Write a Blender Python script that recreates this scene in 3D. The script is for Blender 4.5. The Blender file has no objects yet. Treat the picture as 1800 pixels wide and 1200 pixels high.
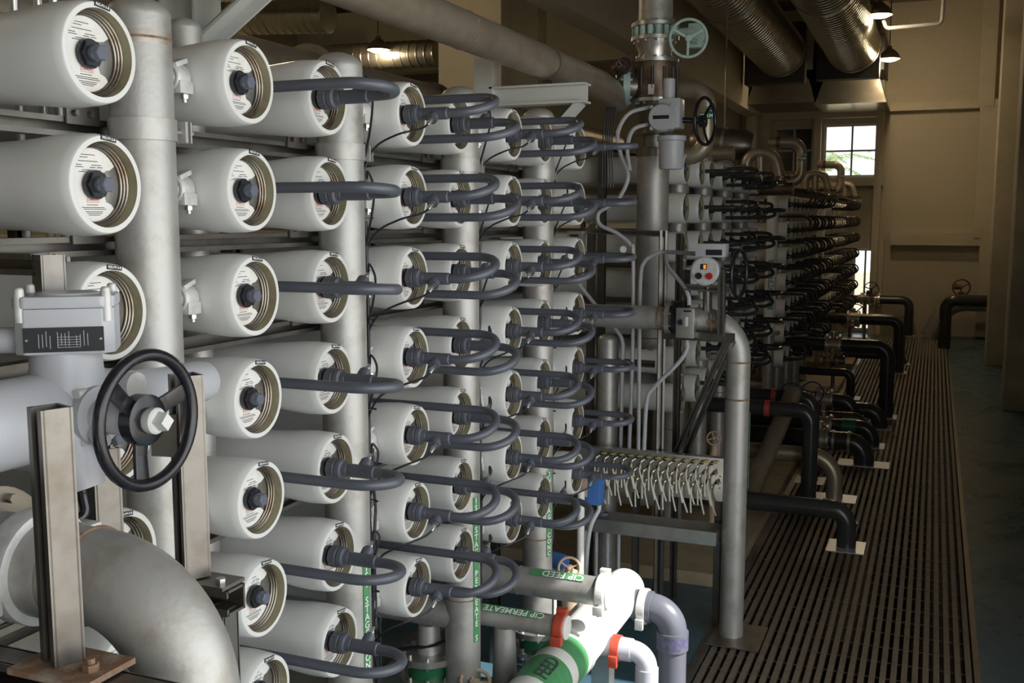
import bpy, bmesh, math, random
from mathutils import Vector, Matrix
random.seed(7)
sc = bpy.context.scene
C = sc.collection
PI = math.pi
# ------------------------------------------------------------------ camera
F_PX, YAW, PITCH, CAM_H = 1797.0, math.radians(22.38), math.radians(6.873), 2.75
cam_d = bpy.data.cameras.new('camera'); cam = bpy.data.objects.new('camera', cam_d); C.objects.link(cam)
cam_d.sensor_width = 36.0; cam_d.lens = 36.0 * F_PX / 1800.0; cam_d.clip_start = 0.05; cam_d.clip_end = 200
FW = Vector((-math.sin(YAW) * math.cos(PITCH), math.cos(YAW) * math.cos(PITCH), -math.sin(PITCH)))
RT = Vector((math.cos(YAW), math.sin(YAW), 0)); UP = RT.cross(FW)
CO = Vector((0, 0, CAM_H))
cam.matrix_world = Matrix.Translation(CO) @ Matrix((RT, UP, -FW)).transposed().to_4x4()
sc.camera = cam
# ------------------------------------------------------------------ world, light, exposure
w = bpy.data.worlds.new('world'); sc.world = w; w.use_nodes = True
w.node_tree.nodes['Background'].inputs[0].default_value = (0.90, 0.96, 1.0, 1)
w.node_tree.nodes['Background'].inputs[1].default_value = 2.0
sc.view_settings.view_transform = 'Standard'; sc.view_settings.look = 'None'
sc.view_settings.gamma = 1; sc.view_settings.use_curve_mapping = False
sc.view_settings.exposure = 0.0
def light(name, kind, loc, energy, color, direction=None, **kw):
    l = bpy.data.lights.new(name, kind); o = bpy.data.objects.new(name, l); C.objects.link(o)
    l.energy = energy; l.color = color; o.location = loc
    for k, v in kw.items(): setattr(l, k, v)
    if direction: o.rotation_euler = Vector(direction).to_track_quat('-Z', 'Y').to_euler()
    return o
# sun entering the big door opening in the right wall (beside the photographer)
light('sun', 'SUN', (6, 3, 9), 9.5, (1, .98, .93), (-2.9, 0.0, -3.0), angle=math.radians(.6))
# daylight of that open door, at the door
light('door_daylight', 'AREA', (1.75, .5, 2.6), 128, (.95, .98, 1), (-1, 0.10, -.16), shape='RECTANGLE', size=6.4, size_y=4.0)

# ------------------------------------------------------------------ helpers
def U(px, py, X=None, Y=None, Z=None, d=None):
    """photograph pixel -> place in the room on a stated plane / at a stated distance"""
    r = FW + RT * ((px - 900) / F_PX) - UP * ((py - 600) / F_PX)
    if X is not None: t = X / r.x
    elif Y is not None: t = Y / r.y
    elif Z is not None: t = (Z - CAM_H) / r.z
    else: t = d
    return CO + r * t
def frame(axis):
    a = Vector(axis).normalized()
    h = Vector((0, 0, 1)) if abs(a.z) < .9 else Vector((0, 1, 0))
    u = h.cross(a).normalized(); v = a.cross(u)
    return a, u, v
class MB:
    def __init__(s): s.v = []; s.f = []
    def ring(s, c, u, v, r, n, ph=0):
        i = len(s.v)
        for k in range(n):
            t = 2 * PI * k / n + ph
            s.v.append(tuple(c + u * (r * math.cos(t)) + v * (r * math.sin(t))))
        return i
    def bridge(s, a, b, n):
        for k in range(n):
            s.f.append((a + k, a + (k + 1) % n, b + (k + 1) % n, b + k))
    def cap(s, a, n, flip):
        idx = list(range(a, a + n)); s.f.append(tuple(idx[::-1] if flip else idx))
    def lathe(s, prof, o=(0, 0, 0), axis=(0, 0, 1), n=32, caps=True, ph=0):
        a, u, v = frame(axis); o = Vector(o); st = None; first = None
        for (t, r) in prof:
            i = s.ring(o + a * t, u, v, max(r, 1e-5), n, ph)
            if st is not None: s.bridge(st, i, n)
            else: first = i
            st = i
        if caps: s.cap(first, n, True); s.cap(st, n, False)
        return s
    def cyl(s, p0, p1, r, r1=None, n=20, caps=True, ph=0):
        p0 = Vector(p0); p1 = Vector(p1); L = (p1 - p0).length
        return s.lathe([(0, r), (L, r if r1 is None else r1)], p0, p1 - p0, n, caps, ph)
    def tube(s, pts, r, n=12, caps=True, closed=False):
        pts = [Vector(p) for p in pts]; m = len(pts); rs = r if isinstance(r, (list, tuple)) else [r] * m
        T = []
        for i in range(m):
            if closed: t = pts[(i + 1) % m] - pts[i - 1]
            else: t = pts[min(i + 1, m - 1)] - pts[max(i - 1, 0)]
            T.append(t.normalized())
        _, u, _ = frame(T[0]); rings = []
        for i in range(m):
            u = (u - T[i] * u.dot(T[i])).normalized(); v = T[i].cross(u)
            rings.append(s.ring(pts[i], u, v, rs[i], n))
        for i in range(m - 1): s.bridge(rings[i], rings[i + 1], n)
        if closed: s.bridge(rings[-1], rings[0], n)
        elif caps: s.cap(rings[0], n, True); s.cap(rings[-1], n, False)
        return s
    def torus(s, c, axis, R, r, n=40, m=10):
        a, u, v = frame(axis); c = Vector(c)
        return s.tube([c + u * (R * math.cos(2 * PI * k / n)) + v * (R * math.sin(2 * PI * k / n)) for k in range(n)], r, m, closed=True)
    def box(s, c, size, M=None):
        c = Vector(c); i = len(s.v); x, y, z = [q / 2 for q in size]
        for q in ((-x, -y, -z), (x, -y, -z), (x, y, -z), (-x, y, -z), (-x, -y, z), (x, -y, z), (x, y, z), (-x, y, z)):
            p = Vector(q)
            if M is not None: p = M @ p
            s.v.append(tuple(c + p))
        for f in ((0, 3, 2, 1), (4, 5, 6, 7), (0, 1, 5, 4), (1, 2, 6, 5), (2, 3, 7, 6), (3, 0, 4, 7)):
            s.f.append(tuple(i + k for k in f))
        return s
    def bar(s, p0, p1, wd, ht, up=(0, 0, 1)):
        p0 = Vector(p0); p1 = Vector(p1); a = (p1 - p0).normalized(); upv = Vector(up)
        if abs(a.dot(upv)) > .95: upv = Vector((1, 0, 0))
        sd = a.cross(upv).normalized(); u2 = sd.cross(a)
        M = Matrix((a, sd, u2)).transposed()
        return s.box((p0 + p1) / 2, ((p1 - p0).length, wd, ht), M)
    def channel(s, p0, p1, wd=.042, dp=.042, th=.005, open_dir=(1, 0, 0)):
        """U-shaped strut: back plate and two sides, the open side facing open_dir, lips turned in"""
        p0 = Vector(p0); p1 = Vector(p1); a = (p1 - p0).normalized(); o = Vector(open_dir); o = (o - a * o.dot(a)).normalized(); sd = a.cross(o)
        M = Matrix((a, sd, o)).transposed(); c = (p0 + p1) / 2; L = (p1 - p0).length
        s.box(c - o * (dp / 2), (L, wd, th), M)
        for k in (-1, 1):
            s.box(c + sd * (k * (wd / 2 - th / 2)), (L, th, dp), M)
            s.box(c + o * (dp / 2) + sd * (k * (wd / 2 - wd * .14)), (L, wd * .28, th), M)
        return s
    def prism(s, poly, o, ux, uy, th):
        o = Vector(o); ux = Vector(ux); uy = Vector(uy); nz = ux.cross(uy).normalized(); n = len(poly); i = len(s.v)
        for t in (0, th):
            for (a, b) in poly: s.v.append(tuple(o + ux * a + uy * b + nz * t))
        s.f.append(tuple(range(i + n - 1, i - 1, -1))); s.f.append(tuple(range(i + n, i + 2 * n)))
        for k in range(n): s.f.append((i + k, i + (k + 1) % n, i + n + (k + 1) % n, i + n + k))
        return s
    def mesh(s, name, m, bevel=0, sharp=35):
        me = bpy.data.meshes.new(name); me.from_pydata(s.v, [], s.f)
        if bevel:
            b = bmesh.new(); b.from_mesh(me); bmesh.ops.bevel(b, geom=b.edges[:], offset=bevel, segments=2, affect='EDGES', profile=.6); b.to_mesh(me); b.free()
        me.validate(); me.shade_smooth(); me.set_sharp_from_angle(angle=math.radians(sharp))
        me.materials.append(M[m]); return me
def fillet(pts, rad, n=8):
    pts = [Vector(p) for p in pts]; out = [pts[0]]
    for i in range(1, len(pts) - 1):
        r = rad[i - 1] if isinstance(rad, (list, tuple)) else rad
        a = (pts[i - 1] - pts[i]); b = (pts[i + 1] - pts[i]); la, lb = a.length, b.length; a.normalize(); b.normalize()
        ang = a.angle(b)
        if ang > PI - .02: out.append(pts[i]); continue
        tl = min(r / math.tan(ang / 2), la * .49 if i > 1 else la * .98, lb * .49 if i < len(pts) - 2 else lb * .98); rr = tl * math.tan(ang / 2)
        cen = pts[i] + (a + b).normalized() * (rr / math.sin(ang / 2))
        s0 = pts[i] + a * tl - cen; s1 = pts[i] + b * tl - cen; tot = s0.angle(s1); ax = s0.cross(s1).normalized()
        for k in range(n + 1): out.append(cen + Matrix.Rotation(tot * k / n, 3, ax) @ s0)
    out.append(pts[-1]); return out
def spline(pts, n=8):
    P = [Vector(p) for p in pts]; P = [P[0] * 2 - P[1]] + P + [P[-1] * 2 - P[-2]]; out = []
    for i in range(1, len(P) - 2):
        for k in range(n):
            t = k / n; a, b, c, d = P[i - 1:i + 3]
            out.append(.5 * ((2 * b) + (c - a) * t + (2 * a - 5 * b + 4 * c - d) * t * t + (3 * b - a - 3 * c + d) * t ** 3))
    out.append(P[-2]); return out
def obj(name, me, parent=None, loc=None):
    o = bpy.data.objects.new(name, me); C.objects.link(o)
    if parent is not None: o.parent = parent
    if loc is not None: o.location = loc
    return o
def put(name, mb, m, parent=None, loc=None, bevel=0, sharp=35): return obj(name, mb.mesh(name, m, bevel, sharp), parent, loc)
def tag(o, label, cat, group=None):
    o['label'] = label; o['category'] = cat
    if group: o['group'] = group
    return o
def thing(name, label, cat, loc=(0, 0, 0), group=None):
    o = bpy.data.objects.new(name, None); C.objects.link(o); o.location = loc; o.empty_display_size = .1
    return tag(o, label, cat, group)
def struct(name, mb, m, parent=None, bevel=0):
    o = put(name, mb, m, parent, bevel=bevel); o['kind'] = 'structure'; return o
TXT = {}
def text_mesh(s, size, m, bold=0.0):
    k = (s, size, m)
    if k in TXT: return TXT[k]
    cu = bpy.data.curves.new('writing', 'FONT'); cu.body = s; cu.size = size; cu.align_x = 'CENTER'; cu.align_y = 'CENTER'
    cu.extrude = .0004; cu.resolution_u = 2; cu.offset = bold
    t = bpy.data.objects.new('writing', cu); C.objects.link(t)
    dg = bpy.context.evaluated_depsgraph_get(); me = bpy.data.meshes.new_from_object(t.evaluated_get(dg))
    bpy.data.objects.remove(t); me.materials.clear(); me.materials.append(M[m]); TXT[k] = me
    return me
def text(name, s, size, o, ux, uy, m, parent=None, bold=0.0):
    ob = obj(name, text_mesh(s, size, m, bold), parent)
    ux = Vector(ux).normalized(); uy = Vector(uy).normalized(); nz = ux.cross(uy)
    ob.matrix_local = Matrix.Translation(Vector(o)) @ Matrix((ux, uy, nz)).transposed().to_4x4()
    return ob
# ------------------------------------------------------------------ materials
M = {}
def mat(name, col, rough=.5, metal=0, col2=None, scale=6, lo=.45, hi=.7, bump=0, bscale=40, coat=0, emit=None, stretch=None, rough2=None):
    m = bpy.data.materials.new(name); m.use_nodes = True; nt = m.node_tree; b = nt.nodes['Principled BSDF']
    b.inputs['Base Color'].default_value = (*col, 1); b.inputs['Roughness'].default_value = rough; b.inputs['Metallic'].default_value = metal
    if coat: b.inputs['Coat Weight'].default_value = coat
    if emit: b.inputs['Emission Color'].default_value = (*emit[0], 1); b.inputs['Emission Strength'].default_value = emit[1]
    tc = nt.nodes.new('ShaderNodeTexCoord'); mp = nt.nodes.new('ShaderNodeMapping'); nt.links.new(tc.outputs['Object'], mp.inputs[0])
    oi = nt.nodes.new('ShaderNodeObjectInfo'); cb = nt.nodes.new('ShaderNodeCombineXYZ')
    for k in range(3): nt.links.new(oi.outputs['Random'], cb.inputs[k])
    sc_ = nt.nodes.new('ShaderNodeVectorMath'); sc_.operation = 'SCALE'; sc_.inputs['Scale'].default_value = 37.0
    nt.links.new(cb.outputs[0], sc_.inputs[0]); nt.links.new(sc_.outputs[0], mp.inputs['Location'])
    if stretch: mp.inputs['Scale'].default_value = stretch
    if col2 is not None:
        n = nt.nodes.new('ShaderNodeTexNoise'); n.inputs['Scale'].default_value = scale; n.inputs['Detail'].default_value = 6; n.inputs['Roughness'].default_value = .62
        nt.links.new(mp.outputs[0], n.inputs['Vector'])
        r = nt.nodes.new('ShaderNodeMapRange'); r.inputs['From Min'].default_value = lo; r.inputs['From Max'].default_value = hi; nt.links.new(n.outputs['Fac'], r.inputs['Value'])
        x = nt.nodes.new('ShaderNodeMix'); x.data_type = 'RGBA'; x.inputs['A'].default_value = (*col, 1); x.inputs['B'].default_value = (*col2, 1)
        nt.links.new(r.outputs[0], x.inputs['Factor']); nt.links.new(x.outputs['Result'], b.inputs['Base Color'])
        if rough2 is not None:
            y = nt.nodes.new('ShaderNodeMapRange'); y.inputs['To Min'].default_value = rough; y.inputs['To Max'].default_value = rough2
            nt.links.new(r.outputs[0], y.inputs['Value']); nt.links.new(y.outputs[0], b.inputs['Roughness'])
    if bump:
        n2 = nt.nodes.new('ShaderNodeTexNoise'); n2.inputs['Scale'].default_value = bscale; n2.inputs['Detail'].default_value = 4; nt.links.new(mp.outputs[0], n2.inputs['Vector'])
        bp = nt.nodes.new('ShaderNodeBump'); bp.inputs['Strength'].default_value = bump; bp.inputs['Distance'].default_value = .01
        nt.links.new(n2.outputs['Fac'], bp.inputs['Height']); nt.links.new(bp.outputs[0], b.inputs['Normal'])
    M[name] = m; return m
mat('frp', (.69, .69, .67), .30, 0, (.62, .61, .56), 5, .5, .85)
mat('bore', (.34, .31, .20), .4, 0, (.20, .16, .09), 9, .45, .75)
mat('plate', (.30, .29, .27), .35, .8)
mat('ring', (.30, .265, .22), .35, .8, (.17, .10, .06), 14, .45, .7)
mat('sticker', (.74, .73, .70), .5, 0, (.62, .58, .50), 12, .55, .8)
mat('ink', (.05, .05, .06), .6); mat('ink_red', (.60, .18, .15), .6); mat('ink_white', (.85, .85, .85), .5)
mat('black', (.012, .013, .017), .38); mat('blackgloss', (.012, .012, .016), .2, 0, (.03, .03, .035), 30, .55, .8)
mat('pvc', (.085, .092, .115), .36, 0, (.105, .11, .13), 8); mat('pvcdark', (.034, .036, .037), .24, 0, (.046, .047, .046), 6)  # dark plastic; also the shade-darkened colour of the far-rack U-bends
mat('plug', (.11, .125, .165), .4); mat('pvclight', (.13, .135, .165), .35); mat('pvcsunlit', (.50, .51, .56), .35); mat('primer', (.09, .08, .19), .4, 0, (.14, .14, .18), 30, .4, .6)  # grey elbow plastics: one coloured for shade, one for sunlight
mat('steel', (.43, .42, .40), .46, .5, (.27, .235, .19), 9, .48, .82, .08, 70)
mat('steelclean', (.60, .59, .56), .3, .85, (.48, .46, .42), 10)
mat('steeldark', (.26, .24, .21), .35, .8, (.18, .14, .10), 9, .5, .8)
mat('strut', (.20, .187, .17), .38, .88, (.13, .108, .085), 10, .45, .8)
mat('stain', (.34, .29, .235), .46, .5, (.42, .40, .37), 14)
mat('rust', (.21, .12, .07), .8, .2, (.33, .27, .21), 30)
mat('brass_lampwarm', (.42, .36, .28), .38, .6, (.33, .26, .19), 6, .45, .75)  # brass; on stainless pipes the tint stands in for warm lamplight
mat('tarnish', (.14, .095, .065), .4, .7, (.22, .17, .13), 8)
mat('whitepipe', (.74, .74, .70), .4, 0, (.64, .62, .56), 8, .55, .8)
mat('clamp', (.58, .58, .57), .45, .15, (.46, .45, .43), 25)
mat('paintgrey', (.43, .44, .47), .34, 0, (.38, .39, .41), 10, .5, .8)
mat('paintdk', (.27, .28, .29), .4)
mat('mint', (.38, .52, .47), .45); mat('red', (.50, .07, .035), .5, 0, (.38, .05, .03), 20); mat('redpaint', (.42, .012, .015), .3)
mat('green', (.07, .27, .10), .5, 0, (.09, .31, .13), 20); mat('greendk', (.02, .15, .06), .4); mat('blue', (.05, .15, .42), .45); mat('bluewheel', (.012, .022, .10), .4)
mat('tanpaint', (.50, .38, .27), .55, 0, (.38, .25, .16), 25, .5, .75)
mat('yellow', (.65, .46, .03), .5); mat('tubing', (.66, .62, .54), .35); mat('orange', (.9, .25, .02), .5, emit=((1, .3, .03), .6))
mat('cream', (.52, .48, .38), .7, 0, (.45, .41, .31), 3, .5, .8, .08, 25); mat('creamwhite', (.60, .61, .58), .5)
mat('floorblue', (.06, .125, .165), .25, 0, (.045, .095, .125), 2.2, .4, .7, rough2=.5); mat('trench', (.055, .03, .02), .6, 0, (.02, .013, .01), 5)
mat('padtan', (.34, .27, .18), .7, 0, (.25, .19, .12), 4, .45, .7)
mat('grating', (.20, .165, .125), .6, 0, (.14, .11, .08), 14, .45, .75, .15, 120)
mat('ceil', (.20, .18, .14), .8); mat('duct', (.50, .48, .42), .24, .95, (.38, .35, .29), 5, .5, .8)
mat('boxdark', (.05, .048, .045), .6); mat('glassdark', (.015, .016, .02), .08)
mat('lampglow', (1, .9, .7), .5, emit=((1, .78, .48), 14)); mat('lampshade', (.16, .13, .10), .5, .4)
mat('plate_silver', (.62, .63, .66), .35, .6); mat('leaf', (.34, .46, .24), .6, 0, (.5, .58, .4), 5); mat('cloudy', (.5, .55, .58), .5)  # leaf colour is paled to imitate glare in the window
gm = bpy.data.materials.new('pane'); gm.use_nodes = True; nt = gm.node_tree; nt.nodes.clear()
o_ = nt.nodes.new('ShaderNodeOutputMaterial'); tr = nt.nodes.new('ShaderNodeBsdfTransparent'); gl = nt.nodes.new('ShaderNodeBsdfGlossy'); mx = nt.nodes.new('ShaderNodeMixShader')
gl.inputs['Roughness'].default_value = .02; mx.inputs[0].default_value = .08
nt.links.new(tr.outputs[0], mx.inputs[1]); nt.links.new(gl.outputs[0], mx.inputs[2]); nt.links.new(mx.outputs[0], o_.inputs[0]); M['pane'] = gm
# brick wall (far away: courses are a few pixels high)
bm_ = bpy.data.materials.new('brickwall'); bm_.use_nodes = True; nt = bm_.node_tree; b = nt.nodes['Principled BSDF']; b.inputs['Roughness'].default_value = .75
tc = nt.nodes.new('ShaderNodeTexCoord'); mp = nt.nodes.new('ShaderNodeMapping'); mp.inputs['Rotation'].default_value = (PI / 2, 0, 0); br = nt.nodes.new('ShaderNodeTexBrick')
br.inputs['Color1'].default_value = (.50, .455, .36, 1); br.inputs['Color2'].default_value = (.48, .44, .345, 1); br.inputs['Mortar'].default_value = (.45, .41, .32, 1)
br.inputs['Scale'].default_value = 1; br.inputs['Brick Width'].default_value = .4; br.inputs['Row Height'].default_value = .2; br.inputs['Mortar Size'].default_value = .008
nt.links.new(tc.outputs['Object'], mp.inputs[0]); nt.links.new(mp.outputs[0], br.inputs['Vector']); nt.links.new(br.outputs[0], b.inputs['Base Color']); M['brickwall'] = bm_

# ------------------------------------------------------------------ room shell
XW, YF, XL, ZR, YB = 1.42, 26.0, -14.0, 7.7, -4.5      # right wall, far wall, left wall, roof, back wall
GX0, GX1 = -1.23, .34                                    # grating strip
m = MB(); m.box(((GX0 + XL) / 2, (YF + YB) / 2, -.25), (GX0 - XL, YF - YB, .5)); m.box(((GX1 + 3.5) / 2, (YF + YB) / 2, -.25), (3.5 - GX1, YF - YB, .5)); m.box(((GX0 + GX1) / 2, .5, -.25), (GX1 - GX0, 10 - 9.0 + 3.99, .5))
struct('floor', m, 'floorblue')
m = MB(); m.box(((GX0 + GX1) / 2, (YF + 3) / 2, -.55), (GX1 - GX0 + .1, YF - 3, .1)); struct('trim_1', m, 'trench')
struct('floor', MB().box((11.8, 10, -.2), (20, 60, .3)).box((-4, 41.4, -.2), (50, 30, .3)), 'padtan')
struct('trim_11', MB().box((4.3, -.3, 5.3), (5.1, 9.5, .15)), 'creamwhite')  # unseen canopy, added to cut the sun down to a patch
struct('ceiling', MB().box(((XL + 3.5) / 2, (YF + YB) / 2, ZR + .1), (3.5 - XL, YF - YB, .2)), 'ceil')
m = MB(); m.box((XW + .15, (5.65 + YF) / 2, ZR / 2), (.3, YF - 5.65, ZR)); m.box((XW + .15, (YB - 2.7) / 2, ZR / 2), (.3, -2.7 - YB, ZR)); m.box((XW + .15, 1.475, (4.45 + ZR) / 2), (.3, 8.35, ZR - 4.45))
struct('wall_right', m, 'cream')
for i, (yy, xx) in enumerate(((16.5, 1.03), (21.4, .99))):
    struct('trim_%d' % (2 + i), MB().box(((xx + XW) / 2, yy, ZR / 2), (XW - xx, .75, ZR)), 'cream', bevel=.01)
struct('wall_left', MB().box((XL - .1, (YF + YB) / 2, ZR / 2), (.2, YF - YB, ZR)), 'cream')
struct('wall_back', MB().box(((XL + 3.5) / 2, YB - .1, ZR / 2), (3.5 - XL, .2, ZR)), 'cream')
# far wall: brick infill with openings, proud concrete frame
def W(px, py): p = U(px, py, Y=YF); return p.x, p.z
wins = [(1449, 219, 1550, 312), (1362, 224, 1432, 306), (1500, 436, 1544, 600)]
holes = []
for (a, b_, c, d_) in wins:
    x0, z1 = W(a, b_); x1, _ = W(c, b_); _, z0 = W((a + c) / 2, d_); holes.append((x0, x1, max(z0, .05), z1))
xs = sorted({XL, 3.5, *[h[0] for h in holes], *[h[1] for h in holes]}); m = MB()
for a, b_ in zip(xs, xs[1:]):
    cuts = sorted([(h[2], h[3]) for h in holes if h[0] <= a + 1e-6 and h[1] >= b_ - 1e-6]); z = 0
    for (z0, z1) in cuts + [(ZR, ZR)]:
        if z0 > z + 1e-4: m.box(((a + b_) / 2, YF + .15, (z + z0) / 2), (b_ - a, .3, z0 - z))
        z = z1
m.box(((XL + 3.5) / 2, YF + .15, -.35), (3.5 - XL, .3, .7)); struct('wall_far', m, 'brickwall')
m = MB()
def fbar(px0, py0, px1, py1, t=.12):
    t = t * 2.1
    x0, z1 = W(px0, py0); x1, _ = W(px1, py0); _, z0 = W(px0, py1); m.box(((x0 + x1) / 2, YF - t / 2, (z0 + z1) / 2), (x1 - x0, t, z1 - z0))
fbar(1553, -60, 1566, 590, .14); fbar(1566, 183, 1800, 197); fbar(1566, 410, 1800, 430); fbar(1731, -60, 1760, 190, .13); fbar(1722, 190, 1760, 418, .13); fbar(1722, 418, 1760, 590, .13)
fbar(1320, 196, 1553, 214); fbar(1434, 205, 1446, 324, .13); fbar(1320, 318, 1553, 329); fbar(1320, 214, 1358, 318, .10); fbar(1546, 420, 1555, 590, .11)
struct('trim_4', m, 'cream')
for i, (x0, x1, z0, z1) in enumerate(holes):
    wr = bpy.data.objects.new('window_%d' % (i + 1), None); C.objects.link(wr); wr['kind'] = 'structure'; wr.location = ((x0 + x1) / 2, YF, z0)
    hw, hh = (x1 - x0) / 2, z1 - z0; fr = MB()
    for s in (-1, 1): fr.box((s * (hw - .03), .05, hh / 2), (.06, .12, hh))
    for z in (.03, hh - .03): fr.box((0, .05, z), (hw * 2 - .12, .12, .06))
    put('window_frame', fr, 'creamwhite' if i != 1 else 'paintgrey', wr)
    put('glazing_bar', MB().box((0, .05, hh / 2), (.045, .06, hh - .12)), 'paintgrey', wr)
    put('glazing_bar', MB().box((0, .05, hh / 2 if i < 2 else hh * .42), (hw * 2 - .12, .06, .045)), 'paintgrey', wr)
    for sx in (-1, 1):
        for k in range(2):
            z0_, z1_ = ((.06, hh / 2 - .022), (hh / 2 + .022, hh - .06))[k]
            put('pane', MB().box((sx * (hw - .0375) / 2, .06, (z0_ + z1_) / 2), (hw - .0825 + .02, .006, z1_ - z0_ + .02)), 'glassdark' if i == 1 else 'pane', wr)
# palm outside the bright window, its leaf colour paled for the glare
for k in range(2):
    root = thing('palm_tree', ('green palm, leaves paled for glare, seen through the left half of the far window', 'palm, leaves paled for glare, seen through the right half of the far bright window')[k], 'palm', (-3.1 + k * 3.0, 30.2 + k * 1.2, -.05), 'palms outside the far window')
    h = (4.2, 4.5)[k]
    put('trunk', MB().tube([(0, 0, -.2), (.05, .02, h * .5), (0, 0, h)], [.12, .1, .08], 10), 'tarnish', root)
    for j in range(16):
        a = j * 2 * PI / 16 + k; fm = MB(); L = 1.45 + .2 * (j % 3)
        pts = [Vector((math.cos(a) * L * t, math.sin(a) * L * t, h + (.5 + .7 * (j % 2)) * t - 1.0 * t * t)) for t in (0, .25, .5, .75, 1)]
        fm.tube(pts, .012, 5)
        sd = Vector((-math.sin(a), math.cos(a), 0))
        for t in range(1, 16):
            u = t / 16; p = Vector((math.cos(a) * L * u, math.sin(a) * L * u, h + (.5 + .7 * (j % 2)) * u - 1.0 * u * u))
            for s in (-1, 1):
                q = p + sd * (s * .36 * (1 - u * .6)) + Vector((math.cos(a) * .15, math.sin(a) * .15, -.14))
                fm.prism([(0, -.02), (1, 0), (0, .02)], p, q - p, Vector((0, 0, 1)), .002)
        put('frond', fm, 'leaf', root)
# left bulkhead beam and background columns
struct('trim_5', MB().box((-4.2, 15, 5.75), (.35, 22, 1.15)), 'cream', bevel=.01)
for i, (px, Yq, wd) in enumerate(((835, 14.0, 1.0), (925, 15.5, .55), (1326, 25.5, .25))):
    p = U(px, 100, Y=Yq); struct('trim_%d' % (6 + i), MB().box((p.x, Yq, ZR / 2), (wd, .4, ZR)), 'cream', bevel=.01)
struct('trim_9', MB().box((-9.5, 21, ZR - 1.0), (9, .4, 1.4)), 'cream')
# ------------------------------------------------------------------ grating, one panel after another
PL = 1.22; NB = 26; pit = (GX1 - GX0) / NB
barm = MB().box((0, 0, -.019), (pit * .56, PL - .012, .038)).mesh('bar', 'grating')
rodm = MB().cyl((GX0 + .02, 0, -.031), (GX1 - .02, 0, -.031), .006, n=6).mesh('cross_rod', 'grating')
ORD = ['first', 'second', 'third', 'fourth', 'fifth', 'sixth', 'seventh', 'eighth', 'ninth', 'tenth', 'eleventh', 'twelfth', 'thirteenth', 'fourteenth', 'fifteenth', 'sixteenth', 'seventeenth', 'eighteenth', 'nineteenth', 'twentieth']
y = 5.0; k = 0
while y < YF - .3:
    L = min(PL, YF - .05 - y)
    g = thing('grating_panel', 'brown slatted floor grating panel over the trench, %s from the camera' % ORD[k], 'grating', (0, y + PL / 2, 0), 'floor grating panels along the aisle')
    for j in range(NB):
        o = obj('bar', barm, g, (GX0 + pit * (j + .5), 0, 0)); o.scale.y = L / PL; o.location.y = (L - PL) / 2
    for j in range(5):
        yy = -PL / 2 + PL * (j + .5) / 5
        if yy < -PL / 2 + L: obj('cross_rod', rodm, g, (0, yy, 0))
    y += PL; k += 1
struct('trim_10', MB().box((GX1 + .018, (YF + 5) / 2, -.01), (.036, YF - 5, .03)).box((GX0 - .03, (YF + 5) / 2, -.01), (.06, YF - 5, .03)), 'steeldark')

# ------------------------------------------------------------------ racks of pressure vessels
XF = -1.806                                             # plane of the vessel mouths
COLY = {8: 1.884, 7: 2.4436, 6: 2.852, 5: 3.4195, 4: 3.835, 3: 4.405, 2: 4.816, 1: 5.352}
ROWZ = [CAM_H + .380 - .3017 * r for r in range(7)]
ROWF = [2.93 - .343 * r for r in range(7)]
def RZ(rack, row): return ROWZ[row] if rack < 2 else ROWF[row]
DY = 6.07
RACK = ['front rack', 'second rack', 'third rack', 'farthest rack']
ROWN = ['top row', 'second row', 'third row', 'fourth row', 'fifth row', 'sixth row', 'bottom row']
YM = {a: (COLY[a] + COLY[b]) / 2 for a, b in ((8, 7), (7, 6), (6, 5), (5, 4), (4, 3), (3, 2), (2, 1))}
XH, XP = -1.943, -2.2                                    # feed headers, permeate headers
prof = [(0, .1005), (0, .1125), (.003, .1152), (.03, .1192), (.08, .1212), (.13, .1188), (.18, .1138), (.24, .1095), (.32, .1075), (1.2, .107), (5.4, .107)]
def shell(n): return MB().lathe(prof, (0, 0, 0), (-1, 0, 0), n, False).mesh('shell', 'frp', sharp=40)
shell_hi, shell_lo = shell(56), shell(28)
def bore(n): return MB().lathe([(0, .1004), (.06, .1004)], (0, 0, 0), (-1, 0, 0), n, False).mesh('bore', 'bore')
bore_hi, bore_lo = bore(48), bore(24)
endp = MB().lathe([(.046, .1), (.046, .0)], (0, 0, 0), (-1, 0, 0), 40, False); endp.lathe([(.046, .1), (.06, .1)], (0, 0, 0), (-1, 0, 0), 40, False)
end_me = endp.mesh('end_plate', 'plate')
rg = MB()
for r, t in ((.097, .028), (.094, .035), (.090, .041)): rg.torus((-t, 0, 0), (1, 0, 0), r, .0032, 40, 6)
ring_me = rg.mesh('retaining_ring', 'ring')
poly = [(.086 * math.cos(math.radians(a)), .086 * math.sin(math.radians(a))) for a in range(32, 323, 8)] + [(.058, -.046), (.042, -.040), (.037, -.025), (.035, 0), (.036, .022), (.043, .034), (.058, .036)]
lab_me = MB().prism(poly, (-.0455, 0, 0), (0, 1, 0), (0, 0, 1), .0012).mesh('label', 'sticker')
pr = MB()
def ln(y0, y1, z, h=.0016): pr.box((-.0440, (y0 + y1) / 2, z), (.0006, y1 - y0, h))
for z, a, c in ((.070, -.03, .012), (.064, -.035, -.01), (.055, -.04, .02), (.046, -.05, -.03), (.046, 0, .03), (.041, -.05, -.025), (.041, -.005, .012), (.041, .018, .035), (.034, -.03, .03), (.030, -.04, .036)): ln(a, c, z)
for z, a, c in ((-.047, -.02, .015), (-.053, -.035, .035), (-.057, -.03, .04), (-.063, -.025, .03), (-.067, -.02, .028), (-.071, -.015, .02)): ln(a, c, z)
print_me = pr.mesh('print', 'ink')
pr = MB()
for z in (-.030, -.041): pr.box((-.0440, 0, z), (.0006, .036, .0012))
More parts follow.
